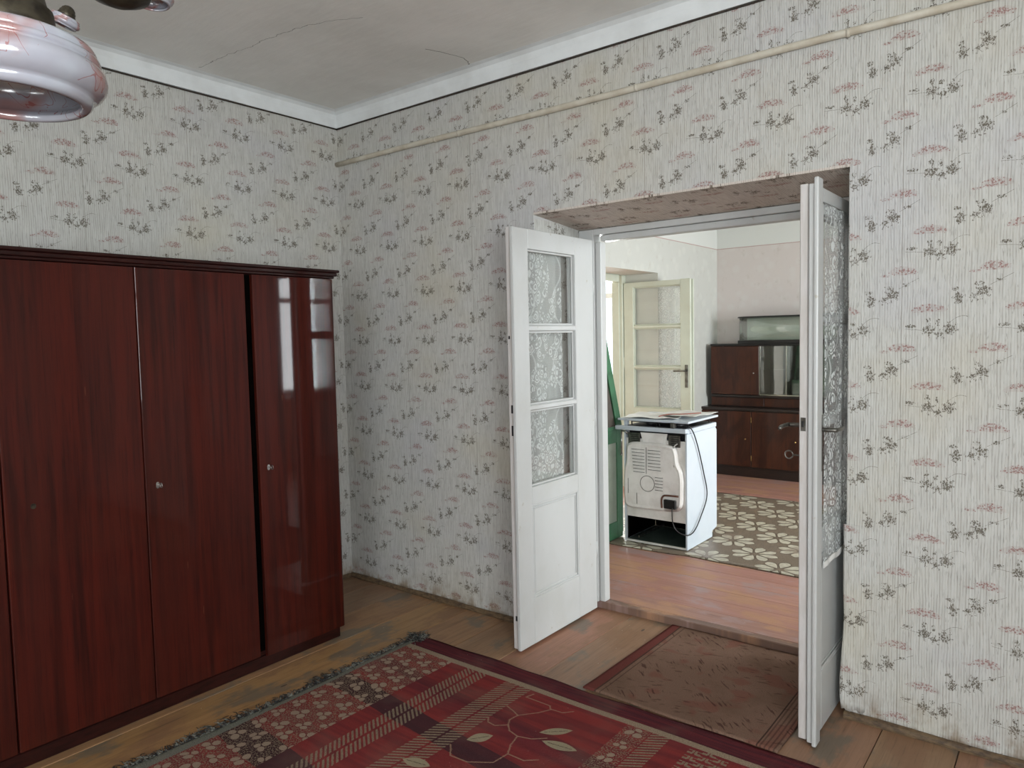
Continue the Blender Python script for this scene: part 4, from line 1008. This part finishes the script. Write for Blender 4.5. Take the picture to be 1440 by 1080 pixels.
bm = new_bm(); tube(bm, smooth_line([(0, 0, 0), (0.05, 0.05, 0.012), (0.14, 0.10, 0.014), (0.22, 0.22, 0.014)], 5), 0.004, 6)
o = obj('red_strap', bm, simple('faded_red_ribbon', lin(150, 96, 84), lin(120, 70, 62), 0.8, 30.0), smooth=True); o.location = (SX+0.27, SY+0.02, 0.975); tag(o, 'faded red strap lying over the papers on the stove', 'strap')

# ================================================================== GREEN CREDENZA (side seen)
gr = thing('kitchen_credenza', 'green painted kitchen credenza standing side-on left of the stove', 'credenza', (0.85, 1.38, 0.0495))
XR = 0.240; T = 0.02   # local: side face at x=XR ; y from -0.33 to 0.30
pbox('back_stile', gr, M['green'], XR-T, XR, -0.33, -0.255, 0.0, 0.81, 0.002); pbox('front_stile', gr, M['green'], XR-T, XR, 0.225, 0.30, 0.0, 0.81, 0.002)
pbox('top_rail', gr, M['green'], XR-T, XR, -0.254, 0.224, 0.715, 0.81, 0.002); pbox('bottom_rail', gr, M['green'], XR-T, XR, -0.254, 0.224, 0.0, 0.125, 0.002)
pbox('side_board', gr, M['pale_green'], XR-T+0.003, XR-0.007, -0.254, 0.224, 0.126, 0.714)
pbox('body', gr, M['green'], -0.24, XR-T-0.001, -0.33, 0.30, 0.0, 0.81, 0.003)
pbox('worktop', gr, M['green'], -0.25, XR+0.004, -0.34, 0.31, 0.811, 0.835, 0.003)
bm = new_bm(); prism(bm, [(0.225, 0.836), (0.300, 0.836), (0.05, 1.62), (-0.025, 1.62)], 'x', XR-0.03, XR); obj('slanted_stile', bm, M['green'], gr)
bm = new_bm(); prism(bm, [(-0.32, 0.836), (0.2245, 0.836), (-0.0255, 1.62), (-0.32, 1.62)], 'x', XR-0.026, XR-0.012); obj('upper_side', bm, M['dark_panel'], gr)
bm = new_bm(); prism(bm, [(-0.32, 0.836), (0.2245, 0.836), (-0.0255, 1.62), (-0.32, 1.62)], 'x', -0.24, -0.22); obj('upper_side', bm, M['green'], gr)
pbox('top_board', gr, M['green'], -0.25, XR+0.004, -0.33, 0.06, 1.621, 1.645, 0.003)
pbox('door', gr, M['pale_green'], -0.235, -0.002, 0.3005, 0.318, 0.03, 0.79, 0.003); pbox('door', gr, M['pale_green'], 0.002, 0.235, 0.3005, 0.318, 0.03, 0.79, 0.003)

# ================================================================== WALNUT SIDEBOARD
sb = thing('sideboard', 'dark walnut sideboard with curved glass display on top, far room', 'sideboard', (1.50, 4.58, 0.0405))
L0, L1 = -0.965, 0.90; FY = 4.370 - 4.58; BY = 0.215
pbox('plinth', sb, M['walnut_dark'], L0+0.03, L1-0.03, FY+0.03, BY, 0.0, 0.095, 0.002)
pbox('lower_carcass', sb, M['walnut_dark'], L0+0.01, L1-0.01, FY+0.012, BY, 0.096, 0.700, 0.002)
pbox('worktop', sb, M['walnut_dark'], L0-0.005, L1+0.005, FY-0.012, BY, 0.701, 0.728, 0.005, 2)
xsd = [L0+0.012, -0.408, 0.10, L1-0.012]
for k in range(3):
    o = pbox('door', sb, M['walnut'], xsd[k]+0.003, xsd[k+1]-0.003, FY-0.006, FY+0.011, 0.115, 0.692, 0.002)
    hx = xsd[k]+0.004 if k else xsd[k+1]-0.004
    for zz in (0.18, 0.58):
        bm = new_bm(); tube(bm, [(xsd[k+1] if k == 0 else xsd[k], FY-0.010, zz), (xsd[k+1] if k == 0 else xsd[k], FY-0.010, zz+0.055)], 0.004, 6); h = obj('hinge', bm, M['brass'], o)
    bm = new_bm(); lathe(bm, [(0.0, 0), (0.006, 0), (0.008, 0.010), (0.0, 0.016)], 12); bmesh.ops.rotate(bm, verts=bm.verts, matrix=Matrix.Rotation(R(90), 3, 'X')); bmesh.ops.translate(bm, verts=bm.verts, vec=((xsd[k+1]-0.06 if k < 2 else xsd[k]+0.06), FY-0.006, 0.405)); obj('knob', bm, M['brass'], o)
# recessed plinth of the upper part with three small drawers
pbox('drawer_case', sb, M['walnut_dark'], L0+0.06, L1-0.06, FY+0.14, BY, 0.729, 0.835, 0.002)
for k in range(3):
    a = L0+0.07 + k*(L1-L0-0.14)/3; pbox('drawer', sb, M['walnut'], a+0.004, a+(L1-L0-0.14)/3-0.004, FY+0.128, FY+0.1395, 0.738, 0.826, 0.002)
UY = 4.47 - 4.58; UX0, UX1 = 0.615-1.5, 2.32-1.5; GX0, GX1 = 1.150-1.5, 1.86-1.5
pbox('upper_back', sb, M['walnut_dark'], UX0+0.014, UX1-0.014, BY-0.012, BY, 0.858, 1.375)
pbox('upper_bottom', sb, M['walnut_dark'], UX0, UX1, UY, BY, 0.836, 0.857, 0.002); pbox('upper_top', sb, M['black_edge'], UX0-0.004, UX1+0.004, UY-0.010, BY, 1.376, 1.398, 0.002)
for xx in (UX0, UX1-0.013, GX0-0.015, GX1+0.002): pbox('upright', sb, M['walnut_dark'], xx, xx+0.013, UY+0.002, BY-0.013, 0.858, 1.375)
pbox('upper_door', sb, M['walnut'], UX0+0.004, GX0-0.012, UY-0.014, UY+0.001, 0.862, 1.372, 0.002); pbox('upper_door', sb, M['walnut'], GX1+0.012, UX1-0.004, UY-0.014, UY+0.001, 0.862, 1.372, 0.002)
bm = new_bm(); lathe(bm, [(0.0, 0), (0.005, 0), (0.007, 0.008), (0.0, 0.014)], 12); bmesh.ops.rotate(bm, verts=bm.verts, matrix=Matrix.Rotation(R(90), 3, 'X')); bmesh.ops.translate(bm, verts=bm.verts, vec=(GX0-0.065, UY-0.014, 1.09)); obj('knob', bm, M['steel'], sb)
pbox('chrome_strip', sb, M['chrome'], GX0-0.006, GX0, UY-0.014, UY-0.002, 0.862, 1.372)
pbox('chrome_strip', sb, M['chrome'], GX0+0.262, GX0+0.268, UY-0.006, UY+0.004, 0.866, 1.372)
pbox('shelf', sb, M['glass_strong'], GX0+0.002, GX1-0.002, UY+0.02, BY-0.014, 1.125, 1.131)
pbox('sliding_glass', sb, M['glass_strong'], GX0+0.001, GX0+0.30, UY-0.002, UY+0.002, 0.872, 1.370); pbox('sliding_glass', sb, M['glass_strong'], GX0+0.262, GX1, UY+0.006, UY+0.010, 0.872, 1.370)
pbox('glass_track', sb, M['chrome'], GX0, GX1, UY-0.005, UY+0.014, 0.8585, 0.870)
pbox('reflection_sheet', sb, simple('pale_reflection', lin(200, 214, 200), lin(180, 196, 180), 0.12, 4.0, metal=0.7), GX0+0.30, GX1-0.05, BY-0.018, BY-0.013, 0.862, 1.372)  # added bright sheet stands in for a reflection in the sliding glass
# curved glass display case on top
CX0, CX1 = 0.885-1.5, 2.05-1.5; CY = 4.45-4.58; CR = 0.16
def rounded(x0, x1, y0, y1, r, n=10):
    pts = []
    for k in range(n+1):
        t = math.pi + (math.pi/2)*k/n; pts.append((x0+r + r*math.cos(t), y0+r + r*math.sin(t)))
    for k in range(n+1):
        t = 1.5*math.pi + (math.pi/2)*k/n; pts.append((x1-r + r*math.cos(t), y0+r + r*math.sin(t)))
    pts += [(x1, y1), (x0, y1)]; return pts
bm = new_bm(); prism(bm, rounded(CX0-0.012, CX1+0.012, CY-0.012, BY, CR), 'z', 1.399, 1.432); obj('display_base', bm, M['black_edge'], sb)
bm = new_bm(); prism(bm, rounded(CX0-0.012, CX1+0.012, CY-0.012, BY, CR), 'z', 1.668, 1.682); obj('display_top', bm, M['black_edge'], sb)
o_ = rounded(CX0, CX1, CY, BY, CR); path = [o_[-1]] + o_[:-2] + [o_[-2]]
bm = new_bm(); va = [bm.verts.new((p[0], p[1], 1.433)) for p in path]; vb = [bm.verts.new((p[0], p[1], 1.667)) for p in path]
for i in range(len(path)-1): bm.faces.new((va[i], va[i+1], vb[i+1], vb[i]))
o = obj('curved_glass', bm, M['glass_strong'], sb, smooth=True); md = o.modifiers.new('thick', 'SOLIDIFY'); md.thickness = 0.004
pbox('display_back', sb, simple('display_reflection_tint', lin(240, 244, 236), lin(226, 234, 222), 0.28, 4.0, metal=0.5), CX0+0.01, CX1-0.01, BY-0.006, BY-0.001, 1.433, 1.667)  # pale back puts the curved glass's bright reflection into its colour

# ================================================================== CHANDELIER
ch = thing('chandelier', 'bronze chandelier with veined pink and white glass shades', 'chandelier', (0, 0, 0))
def px_point(px, py, depth):
    d = _f + _r2*((px-720)/F_PX) - _u2*((py-540)/F_PX)
    return CAM_LOC + d*depth
def px_point(px, py, depth):
    d = _f + _r2*((px-720)/F_PX) - _u2*((py-540)/F_PX)
    return CAM_LOC + d*depth
HUB = px_point(165, -68, 1.36); ch.location = (HUB.x, HUB.y, 2.30)
PI_CH = Matrix.Translation(-ch.location)
SHADE = [(0.108, 0.010), (0.108, 0.002), (0.112, -0.002), (0.120, -0.001), (0.126, 0.005), (0.1275, 0.013), (0.128, 0.017), (0.134, 0.020), (0.144, 0.029), (0.150, 0.040), (0.152, 0.052), (0.150, 0.064), (0.1445, 0.075), (0.139, 0.081), (0.1405, 0.083), (0.1425, 0.089), (0.140, 0.095), (0.1345, 0.098), (0.1345, 0.100), (0.1365, 0.106), (0.133, 0.114), (0.122, 0.121), (0.104, 0.126), (0.080, 0.129), (0.060, 0.130)]
INNER = [(0.060, 0.125), (0.080, 0.123), (0.102, 0.119), (0.118, 0.112), (0.130, 0.098), (0.138, 0.078), (0.146, 0.056), (0.142, 0.040), (0.130, 0.026), (0.114, 0.020), (0.108, 0.010)]
SHADE = [(r, z*0.84) for r, z in SHADE]; INNER = [(r, z*0.84) for r, z in INNER]
def place(o, loc, rot, s=1.0):
    o.parent = ch; o.matrix_parent_inverse = PI_CH
    o.matrix_world = PI_CH.inverted() @ PI_CH @ (Matrix.Translation(loc) @ rot @ Matrix.Scale(s, 4))
    o.matrix_basis = Matrix.Translation(loc) @ rot @ Matrix.Scale(s, 4)
def shade_set(loc, rot, s=1.0, holder=True):
    bm = new_bm(); lathe(bm, SHADE + INNER, 64); bmesh.ops.recalc_face_normals(bm, faces=bm.faces); o = obj('glass_shade', bm, M['marble_glass'], smooth=True); place(o, loc, rot, s)
    bm = new_bm(); lathe(bm, [(q*1.25, h_ - 0.047) for q, h_ in ((0.0, 0.262), (0.016, 0.258), (0.034, 0.248), (0.050, 0.226), (0.054, 0.206), (0.060, 0.200), (0.062, 0.178), (0.070, 0.160), (0.066, 0.1535), (0.0, 0.1585))], 32); o2 = obj('shade_holder', bm, M['bronze'], smooth=True); place(o2, loc, rot, s)
    bm = new_bm(); tube(bm, [(0, 0, 0.100), (0, 0, 0.060)], 0.016, 12); o3 = obj('lamp_socket', bm, M['bronze'], smooth=True); place(o3, loc, rot, s)
def arm(a, b, c_, d_):
    bm = new_bm(); tube(bm, smooth_line([a, b, c_, d_], 8), 0.010, 10); o = obj('arm', bm, M['bronze'], smooth=True); o.parent = ch; o.matrix_parent_inverse = PI_CH
S1 = px_point(10, 142, 1.22)
shade_set(S1, Matrix.Identity(4))
arm(tuple(S1 + Vector((0, 0, 0.20))), tuple(S1 + Vector((0.01, 0.02, 0.25))), tuple(HUB + Vector((-0.05, -0.10, -0.02))), tuple(HUB))
S2 = px_point(88, 36, 1.45); rot2 = Matrix.Rotation(R(35), 4, Vector((0.7, 0.7, 0)))
shade_set(S2 + Vector((0, 0, 0.0)), Matrix.Rotation(R(25), 4, Vector((-0.6, 0.8, 0))), 0.19)
S3 = px_point(214, 6, 1.62)
shade_set(S3, Matrix.Identity(4), 0.30)
arm(tuple(S3 + Vector((0, 0, 0.07))), tuple(S3 + Vector((-0.02, 0.0, 0.10))), tuple(HUB + Vector((0.06, 0.05, 0.02))), tuple(HUB))
bm = new_bm(); lathe(bm, [(0.0, -0.10), (0.02, -0.098), (0.05, -0.085), (0.058, -0.07), (0.04, -0.05), (0.03, -0.02), (0.05, 0.0), (0.05, 0.03), (0.02, 0.06), (0.012, 0.10), (0.0, 0.10)], 32); o = obj('hub', bm, M['bronze'], smooth=True); o.parent = ch; o.matrix_parent_inverse = PI_CH; o.location = HUB
bm = new_bm(); tube(bm, [tuple(HUB + Vector((0, 0, 0.09))), (HUB.x, HUB.y, 2.96)], 0.009, 10); lathe2 = None; o = obj('stem', bm, M['bronze'], smooth=True); o.parent = ch; o.matrix_parent_inverse = PI_CH
bm = new_bm(); lathe(bm, [(0.0, -0.05), (0.02, -0.05), (0.055, -0.02), (0.06, 0.0), (0.0, 0.0)], 32); o = obj('ceiling_rose', bm, M['bronze'], smooth=True); o.parent = ch; o.matrix_parent_inverse = PI_CH; o.location = (HUB.x, HUB.y, 2.999)

# ================================================================== GARDEN outside the windows (seen in reflections)
o = pbox('ground', None, M['grass'], -12, 16, -16, 14, -0.35, -0.30); tag(o, 'green garden ground outside the windows', 'ground', kind='structure')
def tree(name, label, cx, cy, h, r, seed):
    rnd = random.Random(seed); t = thing(name, label, 'tree', (cx, cy, -0.30))
    bm = new_bm(); tube(bm, [(0, 0, 0), (0.05, 0.03, h*0.4), (0.0, 0.08, h*0.8)], [0.14, 0.10, 0.04], 10); obj('trunk', bm, M['bark'], t, smooth=True)
    bm = new_bm()
    for k in range(1500):
        while True:
            p = Vector((rnd.uniform(-1, 1), rnd.uniform(-1, 1), rnd.uniform(-1, 1)))
            if 0.35 < p.length < 1: break
        p = Vector((p.x*r, p.y*r, h*0.62 + p.z*h*0.42)); a = Vector((rnd.gauss(0, 1), rnd.gauss(0, 1), rnd.gauss(0, 1))).normalized(); b = a.orthogonal().normalized()
        s = rnd.uniform(0.05, 0.11); bm.faces.new([bm.verts.new(p + a*s), bm.verts.new(p + b*s*0.6), bm.verts.new(p - a*s), bm.verts.new(p - b*s*0.6)])
    obj('foliage', bm, M['leaves'], t, kind='stuff')
tree('garden_tree', 'green garden tree outside the far room window', 9.2, 3.4, 4.2, 1.6, 1)
tree('garden_tree', 'green garden tree outside the near room right window', 9.6, -2.4, 4.0, 1.6, 2)
